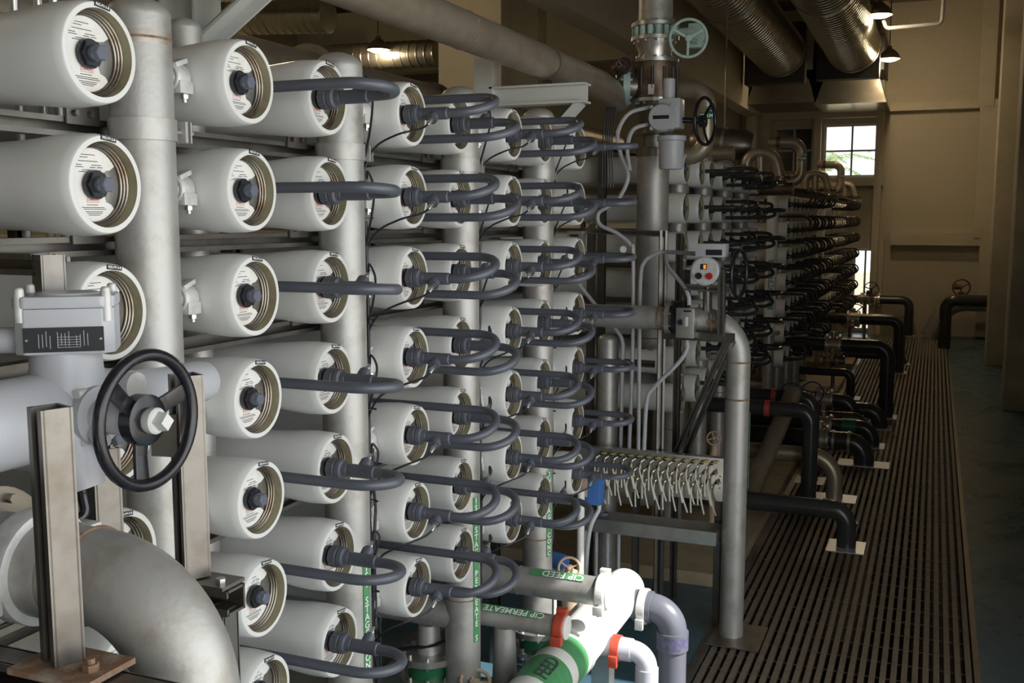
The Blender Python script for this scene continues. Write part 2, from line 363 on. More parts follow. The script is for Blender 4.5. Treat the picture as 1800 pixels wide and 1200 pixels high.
for yy in (-.018, .018): pr.box((-.0440, yy, -.0355), (.0006, .0012, .011))
printr_me = pr.mesh('warning_box', 'ink_red')
lab_lo = MB().prism(poly[::2], (-.0455, 0, 0), (0, 1, 0), (0, 0, 1), .0012).mesh('label', 'sticker')
nut_me = MB().lathe([(-.046, .031), (-.040, .0345), (-.030, .0345)], (0, 0, 0), (1, 0, 0), 30).lathe([(-.030, .032), (-.020, .032)], (0, 0, 0), (1, 0, 0), 6).mesh('port_nut', 'black')
plug_me = MB().lathe([(-.022, .019), (-.010, .019), (-.009, .017)], (0, 0, 0), (1, 0, 0), 20).lathe([(-.010, .0195), (.006, .0195), (.008, .017)], (0, 0, 0), (1, 0, 0), 6).mesh('plug', 'plug')
tagp_me = MB().box((.0008, 0, 0), (.0016, .048, .0115)).mesh('name_tag', 'black')
def tag_pos():
    a = math.radians(84); return (0, .1075 * math.cos(a), .1075 * math.sin(a))
def vessel(rack, col, row):
    n = 8 - col
    t = thing('pressure_vessel', 'white pressure vessel, %s, %s column from the camera in the %s' % (ROWN[row], ORD[n], RACK[rack]), 'pressure vessel', (XF, COLY[col] + DY * rack, RZ(rack, row)), 'pressure vessels of the %s' % RACK[rack])
    near = rack == 0
    obj('shell', shell_hi if near else shell_lo, t); obj('bore', bore_hi if near else bore_lo, t); obj('end_plate', end_me, t)
    if rack < 2:
        l = obj('label', lab_me, t); obj('retaining_ring', ring_me, t)
        if near:
            obj('print', print_me, l)['kind'] = 'stuff'; obj('warning_box', printr_me, l); 
            if col >= 5: text('warning_word', 'DANGER', .0075, (-.0442, 0, -.0355), (0, 1, 0), (0, 0, 1), 'ink_red', l)
    obj('port_nut', nut_me, t)
    if col >= 7 and rack < 2: obj('plug', plug_me, t)
    if near:
        q = obj('name_tag', tagp_me, t, tag_pos()); q.rotation_euler = (math.radians(-7), 0, 0)
        text('tag_writing', 'R02-PV-%d-%d' % (row + 1, col), .0088, (.0020, 0, 0), (0, 1, 0), (0, 0, 1), 'ink_white', q, .0001)
    elif rack == 1: obj('name_tag', tagp_me, t, tag_pos())
for rack in range(4):
    for col in range(8, 0, -1):
        for row in range(7): vessel(rack, col, row)
# ---- U-bend hoses: union on the port, tee with sensor, pipe looping back between the shells
LEG = {6: (YM[7], .014, 1), 5: (YM[5], .075, -1), 4: (YM[5], -.075, 1), 3: (YM[3], .075, -1), 2: (YM[3], -.075, 1), 1: (COLY[1] + .19, .016, -1)}
BUN = {6: YM[6], 5: YM[6], 4: YM[4], 3: YM[4], 2: YM[2], 1: YM[2]}
def ubend_meshes(col, seg, far=False):
    yl, zl, sd = LEG.get(col, (0, 0, 0)); dy = yl - COLY[col]; R = {}
    if far: dy, zl, sd = (.05 if col % 2 else .02), .185, -1
    apex = .281; rb = math.hypot(dy, zl) / 2
    c0 = Vector((apex - rb, dy / 2, zl / 2)); e = Vector((0, -dy / 2, -zl / 2))
    pts = [Vector((.14, 0, 0))] + [c0 + e * math.cos(t) + Vector((rb, 0, 0)) * math.sin(t) for t in [PI * k / 16 for k in range(17)]] + [Vector((XP - XF, dy, zl))]
    p = MB().tube(pts, .0168, seg)
    R['pipe'] = p.mesh('pipe', 'pvc' if seg > 8 else 'pvcdark')  # far racks: same grey plastic, darker colour stands in for shade
    u = MB().lathe([(-.045, .028), (-.028, .028), (-.028, .0245), (-.024, .0245)], (0, 0, 0), (1, 0, 0), 20)
    R['adapter'] = u.mesh('adapter', 'black')
    u = MB().lathe([(-.026, .030), (-.022, .035), (.004, .036), (.006, .0335), (.010, .0335), (.012, .036), (.026, .034), (.030, .025), (.046, .0225), (.048, .0205), (.056, .0205)], (0, 0, 0), (1, 0, 0), 24)
    for k in range(20):
        a = 2 * PI * k / 20; u.box((-.009, .0355 * math.cos(a), .0355 * math.sin(a)), (.024, .003, .004), Matrix.Rotation(a, 3, 'X'))
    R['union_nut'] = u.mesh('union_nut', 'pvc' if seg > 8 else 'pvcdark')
    br = Vector((0, .82 * sd, .57 * sd)).normalized()
    tm = MB().lathe([(.050, .0185), (.052, .0225), (.146, .0225), (.149, .0185)], (0, 0, 0), (1, 0, 0), 20)
    tm.cyl(Vector((.096, 0, 0)), Vector((.096, 0, 0)) + br * .042, .0205, n=16); tm.cyl(Vector((.096, 0, 0)) + br * .040, Vector((.096, 0, 0)) + br * .050, .0165, n=6)
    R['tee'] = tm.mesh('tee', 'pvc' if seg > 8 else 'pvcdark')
    tip = Vector((.096, 0, 0)) + br * .05
    s_ = MB().lathe([(0, .009), (.012, .009), (.012, .006), (.028, .0055), (.030, .004)], tip, br, 10)
    R['sensor'] = s_.mesh('sensor', 'steelclean')
    if far: return R
    end = tip + br * .03; by = BUN[col] + .105 - COLY[col]; bx = XH - XF + .03
    if sd < 0: cb = spline([end, end + br * .03 + Vector((-.02, 0, .0)), (.02, -.155, -.085), (-.06, by + .004, -.13), (bx, by, -.22), (bx, by, -.30)], 6)
    else: cb = spline([end, end + br * .03 + Vector((-.01, 0, .01)), (.05, .19, .02), (-.03, .31, -.07), (bx, by, -.20), (bx, by, -.28)], 6)
    R['sensor_cable'] = MB().tube(cb, .0042, 6).mesh('sensor_cable', 'black')
    return R
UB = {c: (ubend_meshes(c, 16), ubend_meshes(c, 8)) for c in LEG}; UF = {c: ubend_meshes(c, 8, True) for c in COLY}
for rack in range(4):
    for col in (LEG if rack < 2 else COLY):
        for row in range(7):
            t = thing('u_bend_pipe', '%s plastic U-bend pipe on the %s vessel of column %s, %s' % ('grey' if rack == 0 else 'shade-darkened grey', ROWN[row].replace(' row', '-row'), ORD[8 - col], RACK[rack]), 'pipe', (XF, COLY[col] + DY * rack, RZ(rack, row)), 'U-bend pipes of the %s' % RACK[rack])
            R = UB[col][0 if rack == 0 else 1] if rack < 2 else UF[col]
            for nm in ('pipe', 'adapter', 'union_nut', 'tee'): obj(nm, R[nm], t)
            if True: obj('sensor', R['sensor'], t)
            if rack == 0: obj('sensor_cable', R['sensor_cable'], t)
# ---- headers
GAPW = {8: 'first and second', 6: 'third and fourth', 4: 'fifth and sixth', 2: 'seventh and eighth'}
def dome(r, z0, z1, n=32):
    p = [(z0, r)]
    p += [(z1 - r * .62 + r * .62 * math.sin(a), r * math.cos(a)) for a in [PI / 2 * k / 8 for k in range(9)]]
    return p
hd = MB().lathe(dome(.082, .12, 3.32), (0, 0, 0), (0, 0, 1), 40); hd_me = hd.mesh('pipe', 'steel'); hd3 = MB().lathe(dome(.082, .12, 3.06), (0, 0, 0), (0, 0, 1), 28).mesh('pipe', 'steel')
stn = MB().lathe([(3.195, .0822), (3.197, .0824), (3.226, .0824), (3.228, .0822)], (0, 0, 0), (0, 0, 1), 40, False).mesh('heat_stain', 'stain')
hw = MB()
for z in (3.21, 1.02): hw.torus((0, 0, z), (0, 0, 1), .0815, .0035, 40, 8)
weld_me = hw.mesh('weld_seam', 'rust')
st = MB().lathe([(-.028, .0835), (-.028, .0875), (.028, .0875), (.028, .0835)], (0, 0, 0), (0, 0, 1), 40, False)
st.box((.05, .092, 0), (.035, .01, .056)).box((.05, .110, 0), (.035, .006, .056)); strap_me = st.mesh('strap', 'steel')
bl = MB().cyl((.05, .07, 0), (.05, .135, 0), .006, n=10).lathe([(0, .012), (.009, .012)], (.05, .114, 0), (0, 1, 0), 6).lathe([(0, .017), (.003, .017)], (.05, .111, 0), (0, 1, 0), 18); sbolt_me = bl.mesh('bolt', 'steelclean')
ph3 = MB().lathe(dome(.055, .1, 3.1), (0, 0, 0), (0, 0, 1), 20).mesh('permeate_header', 'steel')
ph = MB().lathe(dome(.055, .0, 3.37), (0, 0, 0), (0, 0, 1), 28).mesh('permeate_header', 'steel')
cpl = MB().lathe([(-.026, .030), (-.026, .036), (-.018, .040), (.022, .040), (.030, .036), (.030, .030)], (0, 0, 0), (0, 1, 0), 24, False)
cpl.box((.026, .004, -.026), (.030, .054, .034)); cpl.box((.012, .002, .040), (.034, .05, .014), Matrix.Rotation(.35, 3, 'X'))
cpl_me = cpl.mesh('clamp_housing', 'clamp', .003)
stub_me = MB().cyl((0, -.052, 0), (0, .052, 0), .028, n=24).mesh('stub', 'steel')
cb_me = MB().cyl((.026, .010, -.066), (.026, .010, -.03), .006, n=10).lathe([(0, .012), (.011, .012)], (.026, .010, -.056), (0, 0, 1), 6).mesh('bolt', 'steelclean')
ZSTR = [(ROWZ[0] + ROWZ[1]) / 2, (ROWZ[2] + ROWZ[3]) / 2 + .0, (ROWZ[4] + ROWZ[5]) / 2]
for rack in range(4):
    for g in (8, 6, 4, 2):
        yh = YM[g] + DY * rack
        t = thing('header_pipe', 'tall stainless header pipe between the %s vessel columns of the %s' % (GAPW[g], RACK[rack]), 'pipe', (XH, yh, 0), 'vertical header pipes of the %s' % RACK[rack])
        obj('pipe', hd_me if rack < 2 else hd3, t)
        if rack < 2: obj('weld_seam', weld_me, t); obj('heat_stain', stn, t)
        for z in ZSTR[:1]: s_ = obj('strap', strap_me, t, (0, 0, z)); obj('bolt', sbolt_me, s_)
        if rack == 0 and g in (6, 4, 2):
            st, zc, a = {6: ('1ST STAGE CON', 1.30, -8), 4: ('1ST STAGE PERMEATE S', 1.16, -16), 2: ('2ND STAGE CONC', 1.16, -20)}[g]; pt_ = .031 if g == 6 else .034
            a = math.radians(a); nrm = Vector((math.cos(a), math.sin(a), 0)); tn = Vector((-math.sin(a), math.cos(a), 0)); Ls = len(st) * pt_
            put('green_label', MB().prism([(-.017, -Ls / 2), (.017, -Ls / 2), (.017, Ls / 2), (-.017, Ls / 2)], nrm * .0815 + Vector((0, 0, zc)), tn, (0, 0, 1), .002), 'green', t)
            for i, ch in enumerate(st):
                if ch != ' ': text('letter', ch, .038, nrm * .0842 + Vector((0, 0, zc + Ls / 2 - pt_ * (i + .5))), tn, (0, 0, 1), 'ink_white', t, .0005)
    for g in (7, 5, 3):
        tag(obj('permeate_header', ph if rack < 2 else ph3, None, (XP, YM[g] + DY * rack, 0)), 'slim domed permeate header behind the U-bends of columns %s, %s' % ({7: 'two and three', 5: 'four and five', 3: 'six and seven'}[g], RACK[rack]), 'pipe', 'permeate headers of the %s' % RACK[rack])
    # unistrut rails behind the headers
    for i, z in enumerate(ZSTR + [(ROWZ[1] + ROWZ[2]) / 2]):
        if rack > 1 and i: continue
        t = thing('strut_rail', 'horizontal steel strut rail below the %s of vessels, %s' % (('top row', 'third row', 'fifth row', 'second row')[i], RACK[rack]), 'rail', (0, DY * rack, z), 'rack rails')
        put('channel', MB().channel((XH - .115, 1.55, 0), (XH - .115, 5.6, 0), .05, .044, .005, (1, 0, 0)), 'strut', t)
        for yy in (YM[8] - .12, YM[6] - .14, YM[4] - .14, YM[2] - .14):
            put('bracket', MB().box((XH - .085, yy, .032), (.006, .11, .05)).cyl((XH - .081, yy - .03, .035), (XH - .07, yy - .03, .035), .008, n=8).cyl((XH - .081, yy + .02, .035), (XH - .07, yy + .02, .035), .008, n=8), 'strut', t)
    t = thing('rack_frame', 'steel post frame standing behind the header pipes of the %s' % RACK[rack], 'frame', (0, DY * rack, 0), 'rack frames')
    for xx in (-2.42, -4.6, -6.9):
        for yy in (COLY[8] - .22, YM[6], YM[4], YM[2] + .02, COLY[1] + .25): put('post', MB().channel((xx, yy, .1 if rack else 0), (xx, yy, 3.25), .06, .05, .005, (1, 0, 0)), 'strut', t)
        for z in (.55, 3.28): put('cross_beam', MB().channel((xx, COLY[8] - .3, z), (xx, COLY[1] + .3, z), .06, .06, .006, (1, 0, 0)), 'strut', t)
    if rack: tag(put('equipment_pad', MB().box((-4.35, 3.6 + DY * rack, .04), (6.1, 4.5, .12)), 'padtan', bevel=.01), 'tan concrete equipment pad under the %s' % RACK[rack], 'pad', 'equipment pads')
# couplings from header to the vessel side port (front rack)
for g, c in ((8, 7), (6, 5), (4, 3), (2, 1)):
    for row in range(7):
        y0 = YM[g] + .078; y1 = COLY[c] - .112
        t = thing('grooved_coupling', 'pale grey clamp coupling joining header to %s-row vessel, %s column, front rack' % (ROWN[row].replace(' row', ''), ORD[8 - c]), 'coupling', (XH, (y0 + y1) / 2 + .005, ROWZ[row]), 'clamp couplings of the front rack')
        obj('stub', stub_me, t); h = obj('clamp_housing', cpl_me, t); obj('bolt', cb_me, h)
# cable bundles
for g in (6, 4, 2):
    t = thing('cable_bundle', 'black cable bundle tied down the right side of header between %s columns' % GAPW[g], 'cable', (XH + .03, YM[g] + .105, 0), 'cable bundles on the front rack')
    for k in range(5):
        ox, oy = ((0, 0), (.010, .004), (-.004, .010), (.006, -.008), (.014, .012))[k]; zz = 3.02 - .28 * k; rr = random.Random(k + g)
        put('cable', MB().tube(spline([(ox + rr.uniform(-.006, .006), oy + rr.uniform(-.008, .008), zz - i * (zz - .95) / 8) for i in range(9)] + [(ox - .10, oy - .12, .80), (ox - .35, oy - .2, .74)], 4), .0055, 7), 'black', t)
    for z in (2.75, 2.38, 2.05, 1.7, 1.35):
        put('cable_tie', MB().torus((.004, .002, z), (0, 0, 1), .021, .0022, 16, 5).box((.026, .01, z), (.012, .006, .006)), 'black', t)
# thin conduits behind the first header
for px, nm in ((105, 'nearest the header'), (78, 'in the middle of three'), (36, 'leftmost of three')):
    p = U(px, 210, Y=2.2); tag(put('conduit', MB().cyl((p.x, 2.2, .1), (p.x, 2.2, 3.6), .0125, n=14), 'steelclean'), 'thin upright steel conduit behind the leftmost vessels, %s' % nm, 'conduit', 'thin conduits at the left edge')

# ------------------------------------------------------------------ generic pieces
def flange(m_, c, ax, r, th=.02, nb=8, n=32):
    m_.lathe([(-th / 2, r * .5), (-th / 2, r), (th / 2, r), (th / 2, r * .5)], c, ax, n)
    a, u, v = frame(ax)
    for k in range(nb):
        t = 2 * PI * (k + .5) / nb; p = Vector(c) + (u * math.cos(t) + v * math.sin(t)) * (r * .84)
        m_.lathe([(-th / 2 - .016, r * .07), (th / 2 + .016, r * .07)], p, a, 6)
def wheel(parent, c, ax, R, m, spokes=3, r=None, ph=.4, name='handwheel', hubr=.16, sw=1.0):
    r = r or R * .075; a, u, v = frame(ax); c = Vector(c)
    h = obj(name, MB().torus(c, ax, R - r, r, 48, 12).mesh('rim', m), parent)
    for k in range(spokes):
        t = 2 * PI * k / spokes + ph; d = u * math.cos(t) + v * math.sin(t); tn = a.cross(d); s = MB()
        i0 = len(s.v)
        for (q, wd, th, off) in ((0.0, .16, .07, -.12), (.5, .12, .06, -.09), (.97, .14, .06, 0)):
            for (x, y_) in ((-1, -1), (1, -1), (1, 1), (-1, 1)): s.v.append(tuple(c + d * (R * q) + tn * (x * wd * sw * R / 2) + a * (y_ * th * R / 2 + off * R)))
        for j in range(2):
            for q in range(4): s.f.append((i0 + j * 4 + q, i0 + j * 4 + (q + 1) % 4, i0 + j * 4 + 4 + (q + 1) % 4, i0 + j * 4 + 4 + q))
        s.f.append((i0 + 3, i0 + 2, i0 + 1, i0)); s.f.append((i0 + 8, i0 + 9, i0 + 10, i0 + 11))
        put('spoke', s, m, h, bevel=R * .012)
    put('hub', MB().lathe([(-.24 * R, hubr * R * .8), (-.2 * R, hubr * R), (0, hubr * R), (.02 * R, hubr * .8 * R)], c, ax, 24), m, h)
    return h
def elbow_pipe(name, label, pts, r, m, rad=None, cat='pipe', group=None, seg=24, bands=(), bandm=None, plate=None, bandr=1.09, platem='plate_silver'):
    P = fillet(pts, rad or r * 2.2, 10); root = thing(name, label, cat, Vector(pts[-1]), group); o = Vector(pts[-1])
    put('pipe', MB().tube([p - o for p in P], r, seg), m, root, sharp=50)
    for (i, t, w) in bands:
        a = Vector(pts[i]); b = Vector(pts[i + 1]); c = a.lerp(b, t) - o; ax = (b - a).normalized()
        put('collar', MB().lathe([(-w / 2, r * .99), (-w / 2, r * bandr), (w / 2, r * bandr), (w / 2, r * .99)], c, ax, seg, False), bandm or m, root)
    if plate: put('floor_plate', MB().box((plate[2] if len(plate) > 2 else 0, 0, .004), (plate[0], plate[1], .008)), platem, root)
    return root
# ------------------------------------------------------------------ foreground at left: valve actuator, pipe elbow, strut stand
A = thing('valve_actuator', 'grey electric valve actuator with black handwheel and nameplate, left foreground', 'actuator', (-1.62, 1.54, 2.36))
put('motor_housing', MB().lathe([(-.55, .070), (-.53, .082), (-.05, .086), (-.02, .086)], (0, 0, 0), (0, 1, 0), 48), 'paintgrey', A)
put('gear_housing', MB().lathe([(-.005, .090), (.05, .082), (.12, .074), (.20, .058), (.30, .052), (.42, .050), (.44, .046)], (0, 0, 0), (0, 1, 0), 48), 'paintgrey', A)
fl = MB().lathe([(-.030, .084), (-.030, .098), (.0, .098), (.0, .084)], (0, 0, 0), (0, 1, 0), 48, False); put('joint_flange', fl, 'paintgrey', A)
for k in range(6):
    a = PI / 6 + k * PI / 3; put('flange_bolt', MB().lathe([(-.045, .009), (.012, .009)], (.098 * math.cos(a), 0, .098 * math.sin(a)), (0, 1, 0), 12), 'clamp', A)
Rz = Matrix.Rotation(math.radians(38), 3, 'Z')
def oct_(w_, d_, ch): return [(-w_ + ch, -d_), (w_ - ch, -d_), (w_, -d_ + ch), (w_, d_ - ch), (w_ - ch, d_), (-w_ + ch, d_), (-w_, d_ - ch), (-w_, -d_ + ch)]
bo = RT * .022
bx = put('terminal_box', MB().prism(oct_(.092, .070, .02), bo + Vector((0, 0, .126)), Rz @ Vector((1, 0, 0)), Rz @ Vector((0, 1, 0)), .09), 'paintgrey', A, bevel=.004)
put('lid', MB().prism(oct_(.094, .074, .022), bo + Vector((0, 0, .216)), Rz @ Vector((1, 0, 0)), Rz @ Vector((0, 1, 0)), .024), 'paintgrey', bx, bevel=.006)
put('lid_top', MB().lathe([(.238, .062), (.244, .058)], bo, (0, 0, 1), 32), 'paintgrey', bx)
put('neck', MB().lathe([(.04, .082), (.09, .07), (.128, .068)], bo * .6, (0, 0, 1), 32), 'paintgrey', A)
for sx in (-1, 1):
    for sy in (-1, 1): put('lid_bolt', MB().lathe([(.19, .011), (.23, .011), (.254, .009), (.257, .006)], bo + Rz @ Vector((sx * .078, sy * .059, 0)), (0, 0, 1), 14), 'clamp', bx)
nf = Rz @ Vector((0, -1, 0)); nx = Rz @ Vector((1, 0, 0)); nz_ = bo + Vector((0, 0, .156))
npl = put('nameplate', MB().prism([(-.073, -.024), (.073, -.024), (.073, .024), (-.073, .024)], nf * .0702 + nz_, nx, (0, 0, 1), .002), 'black', A)
pt = MB(); rr = random.Random(3)
for i in range(15):
    x = -.045 + i * .0068
    if i % 5 == 4: continue
    z0 = -.017 + rr.random() * .006; z1 = .018 - rr.random() * .012; pt.bar(nf * .0729 + nx * x + nz_ + Vector((0, 0, z0)), nf * .0729 + nx * x + nz_ + Vector((0, 0, z1)), .0011, .0006, nf)
for j in range(5): pt.bar(nf * .0729 + nx * -.012 + nz_ + Vector((0, 0, -.015 + j * .005)), nf * .0729 + nx * .030 + nz_ + Vector((0, 0, -.015 + j * .005)), .0008, .0006, nf)
put('nameplate_print', pt, 'paintgrey', npl)['kind'] = 'stuff'
for s in (-1, 1): put('rivet', MB().lathe([(0, .003), (.002, .002)], nf * .0722 + nx * (s * .067) + nz_, nf, 10), 'steelclean', npl)
put('gland', MB().cyl(bo + Vector((0, 0, .15)) - nx * .085, bo + Vector((0, 0, .15)) - nx * .135, .026, n=20).cyl(bo + Vector((0, 0, .15)) - nx * .13, bo + Vector((0, 0, .145)) - nx * .5, .02, n=16), 'paintgrey', A)
put('shaft', MB().cyl((.04, 0, 0), (.20, 0, 0), .035, n=24).lathe([(.07, .06), (.10, .06)], (0, 0, 0), (1, 0, 0), 24), 'paintgrey', A)
put('ear', MB().cyl((.05, .12, .04), (.085, .12, .04), .03, n=20), 'clamp', A)
hwl = wheel(A, (.22, 0, 0), (1, 0, 0), .140, 'blackgloss', 3, .0125, math.radians(20), hubr=.36, sw=1.9)
put('cap', MB().lathe([(0, .024), (.006, .026), (.020, .026), (.024, .022)], (.222, 0, 0), (1, 0, 0), 28).lathe([(.022, .020), (.046, .0175)], (.222, 0, 0), (1, 0, 0), 4), 'creamwhite', hwl)
put('lower_gear', MB().lathe([(0, .06), (.10, .05), (.13, .045)], (0.03, -.03, -.02), (.25, .1, -1), 28).cyl((.10, -.02, -.03), (.135, -.03, -.045), .016, n=16), 'paintgrey', A)
put('clutch_lever', MB().tube(fillet([(.03, .02, -.12), (.06, -.02, -.15), (.07, -.02, -.20), (.05, -.08, -.22)], .02), .010, 10), 'blackgloss', A)
P0 = thing('pipe_elbow', 'big weathered stainless pipe bending down, lower left foreground', 'pipe', (-1.16, 1.35, 0))
ell = fillet([(-1.35, 0, 2.115), (0, 0, 2.115), (0, 0, .01)], .20, 16); put('pipe', MB().tube(ell, .085, 48), 'steel', P0, sharp=60)
put('weld_seam', MB().torus((-.205, 0, 2.115), (1, 0, 0), .0845, .005, 48, 8), 'rust', P0)
put('sleeve', MB().lathe([(-.44, .0855), (-.44, .089), (-.27, .089), (-.262, .0855)], (0, 0, 2.115), (1, 0, 0), 48, False), 'steel', P0)
vf = MB(); flange(vf, (-.47, 0, 2.115), (1, 0, 0), .135, .03, 8, 40); put('flange', vf, 'steeldark', P0)
gc = MB().lathe([(-.025, .088), (-.025, .106), (.025, .106), (.025, .088)], (-.34, 0, 2.115), (1, 0, 0), 40, False)
for s in (-1, 1): gc.box((-.34, s * -.118, 2.115 - .03), (.05, .035, .05)); gc.box((-.34, s * -.118, 2.115 + .03), (.05, .035, .04))
put('grooved_clamp', gc, 'clamp', P0, bevel=.004)
put('clamp_bolt', MB().cyl((-.34, -.118, 2.03), (-.34, -.118, 2.19), .009, n=12).lathe([(0, .016), (.014, .016)], (-.34, -.118, 2.165), (0, 0, 1), 6), 'rust', P0)
S = thing('strut_stand', 'steel channel-strut stand with bolted base plate carrying the actuator, left foreground', 'stand', (-1.28, 1.2, 2.0))
def L_(x, y_, z): return Vector((x + 1.28, y_ - 1.2, z - 2.0))
ch = (1, -.6, 0)
put('post', MB().channel(L_(-1.278, 1.19, 2.04), L_(-1.278, 1.19, 2.455), .052, .044, .006, (-.35, -.95, 0)), 'strut', S)
put('post', MB().channel(L_(-1.44, 1.7, 1.99), L_(-1.44, 1.7, 2.425), .058, .05, .006, (-.5, -.87, 0)), 'strut', S)
put('post', MB().channel(L_(-1.60, 1.62, 2.02), L_(-1.60, 1.62, 2.272), .058, .05, .006, (.5, 1, 0)), 'strut', S)
put('post', MB().channel(L_(-1.70, 1.60, 2.0), L_(-1.70, 1.60, 2.675), .05, .045, .005, (.4, 1, 0)), 'strut', S)
put('cross_bar', MB().channel(L_(-1.72, 1.60, 2.655), L_(-2.2, 1.60, 2.655), .045, .045, .005, (0, -1, 0)), 'strut', S)
put('cross_bar', MB().bar(L_(-1.50, 1.66, 2.30), L_(-1.44, 1.67, 2.30), .012, .09), 'steeldark', S)
put('rail', MB().channel(L_(-2.4, 1.19, 2.0), L_(-1.0, 1.19, 2.0), .05, .05, .006, (0, -1, 0)), 'strut', S)
put('rail', MB().channel(L_(-2.4, 1.70, 1.95), L_(-1.33, 1.70, 1.95), .055, .055, .006, (0, -1, 0)), 'strut', S)
put('rail', MB().channel(L_(-1.62, 1.0, 1.955), L_(-1.62, 1.8, 1.955), .05, .045, .006, (1, 0, 0)), 'strut', S)
for xx in (-2.3, -1.9): put('leg', MB().channel(L_(xx, 1.19, 0), L_(xx, 1.19, 1.98), .05, .045, .006, (0, -1, 0)), 'strut', S)
for xx, yy in ((-2.2, 1.70), (-1.37, 1.70), (-1.06, 1.19)): put('leg', MB().channel(L_(xx, yy, 0), L_(xx, yy, 1.93), .05, .045, .006, (0, -1, 0)), 'strut', S)
b0 = put('base_plate', MB().box(L_(-1.255, 1.185, 2.034), (.16, .11, .010)), 'rust', S)
put('bolt', MB().lathe([(0, .013), (.012, .013)], L_(-1.205, 1.175, 2.039), (0, 0, 1), 6).cyl(L_(-1.205, 1.175, 2.03), L_(-1.205, 1.175, 2.06), .007, n=10), 'rust', b0)
b0 = put('base_plate', MB().box(L_(-1.40, 1.70, 1.983), (.13, .075, .008)), 'strut', S)
put('bolt', MB().lathe([(0, .011), (.010, .011)], L_(-1.36, 1.69, 1.987), (0, 0, 1), 6), 'steelclean', b0)
# ------------------------------------------------------------------ valve stack and large overhead pipes
SX, SY = XH, 7.45
V = thing('valve_stack', 'tall stainless riser with slotted brown strainer and mint valve before the second rack', 'valve', (SX, SY, 0))
def zpx(y_, px=1145): return U(px, y_, Y=SY).z
ks = .0042462                                            # metres per photograph pixel at the stack
put('riser', MB().lathe([(zpx(612) - .02, .0), (zpx(608), .09), (zpx(598), .118), (zpx(275), .118)], (0, 0, 0), (0, 0, 1), 40), 'steel', V)
put('weld_seam', MB().torus((0, 0, zpx(592)), (0, 0, 1), .118, .005, 40, 8), 'rust', V)
put('neck', MB().lathe([(zpx(276), .125), (zpx(262), .125), (zpx(260), .085), (zpx(238), .085), (zpx(236), .13), (zpx(228), .13)], (0, 0, 0), (0, 0, 1), 40), 'steeldark', V)
for zz in (178, 109, 70, 46): vf = MB(); flange(vf, (0, 0, zpx(zz)), (0, 0, 1), .173, .026, 12, 40); put('flange', vf, 'steelclean', V)
put('check_valve_body', MB().lathe([(zpx(228), .10), (zpx(180), .14)], (0, 0, 0), (0, 0, 1), 32), 'steeldark', V)
put('strainer_body', MB().lathe([(zpx(174), .165), (zpx(113), .165)], (0, 0, 0), (0, 0, 1), 48), 'tarnish', V)
for k in range(12):
    a = 2 * PI * k / 12 + .15; put('slot', MB().tube([(.163 * math.cos(a), .163 * math.sin(a), zpx(160)), (.163 * math.cos(a), .163 * math.sin(a), zpx(122))], .012, 8), 'black', V)
put('nameplate', MB().prism([(-.022, -.035), (.022, -.035), (.022, .035), (-.022, .035)], (.02, -.168, zpx(162)), (1, 0, 0), (0, 0, 1), .004), 'ink_white', V)
put('reducer', MB().lathe([(zpx(106), .12), (zpx(92), .12), (zpx(84), .135), (zpx(73), .15)], (0, 0, 0), (0, 0, 1), 40), 'steelclean', V)
gv = MB().lathe([(zpx(68), .125), (zpx(48), .125)], (0, 0, 0), (0, 0, 1), 40)
for k in range(16):
    a = 2 * PI * k / 16; gv.cyl((.150 * math.cos(a), .150 * math.sin(a), zpx(66)), (.150 * math.cos(a), .150 * math.sin(a), zpx(50)), .021, n=12)
put('butterfly_body', gv, 'mint', V)
put('upper_pipe', MB().lathe([(zpx(44), .125), (zpx(30), .122), (ZR - .05, .122)], (0, 0, 0), (0, 0, 1), 40), 'steel', V)
gp = U(1222, 62, Y=SY - .02) - Vector((SX, SY, 0))
put('gearbox', MB().box((gp.x, .02, gp.z), (.10, .09, .17)).cyl((.12, 0, zpx(60)), (gp.x, 0, zpx(60)), .03, n=16).lathe([(-.06, .065), (.0, .065)], (gp.x, 0, gp.z), (0, -1, 0), 20), 'mint', V, bevel=.004)
gw = U(1210, 67, Y=SY - .2) - Vector((SX, SY, 0)); put('wheel_shaft', MB().cyl(gw, gw + Vector((.02, .2, 0)), .016, n=12), 'mint', V)
wheel(V, gw, (.25, -1, -.1), .138, 'mint', 3, .011, .5)
# side branch to the overhead pipe
BX, BZ = -2.22, 3.68
sv = MB(); flange(sv, (-.20, -.08, zpx(152)), (-1, -.4, 0), .15, .05, 12, 32); put('side_valve', sv, 'mint', V)
put('side_branch', MB().cyl((0, 0, zpx(152)), (-.26, -.10, zpx(154)), .10, n=32), 'steeldark', V)
w2 = U(1096, 116, Y=SY - .3) - Vector((SX, SY, 0)); put('side_gear', MB().cyl(w2 + Vector((0, .08, 0)), w2 + Vector((-.10, .10, .0)), .045, n=20).box(w2 + Vector((.0, .12, .03)), (.08, .08, .12)), 'tarnish', V)
wheel(V, w2, (.3, -1, 0), .058, 'blackgloss', 3, .006, .3, 'side_handwheel')
R_ = thing('overhead_pipe', 'large weathered, lamplight-tinted overhead pipe running back to the strainer stack', 'pipe', (BX, 5, BZ))
put('pipe', MB().tube(fillet([(0, -6, 0), (0, 2.0, 0), (.03, 2.38, -.06)], .3), .096, 40), 'brass_lampwarm', R_, sharp=60)
put('clamp_band', MB().lathe([(-.012, .097), (-.012, .106), (.012, .106), (.012, .097)], (0, .9, 0), (0, 1, 0), 40, False), 'steeldark', R_)
for yy in (-.25, 1.55): put('weld_seam', MB().torus((0, yy, 0), (0, 1, 0), .0955, .004, 40, 8), 'rust', R_)
R_ = thing('background_pipe', 'wide lamplight-tinted pipe running level just above the top row of vessels', 'pipe', (-3.2, 6, 3.49))
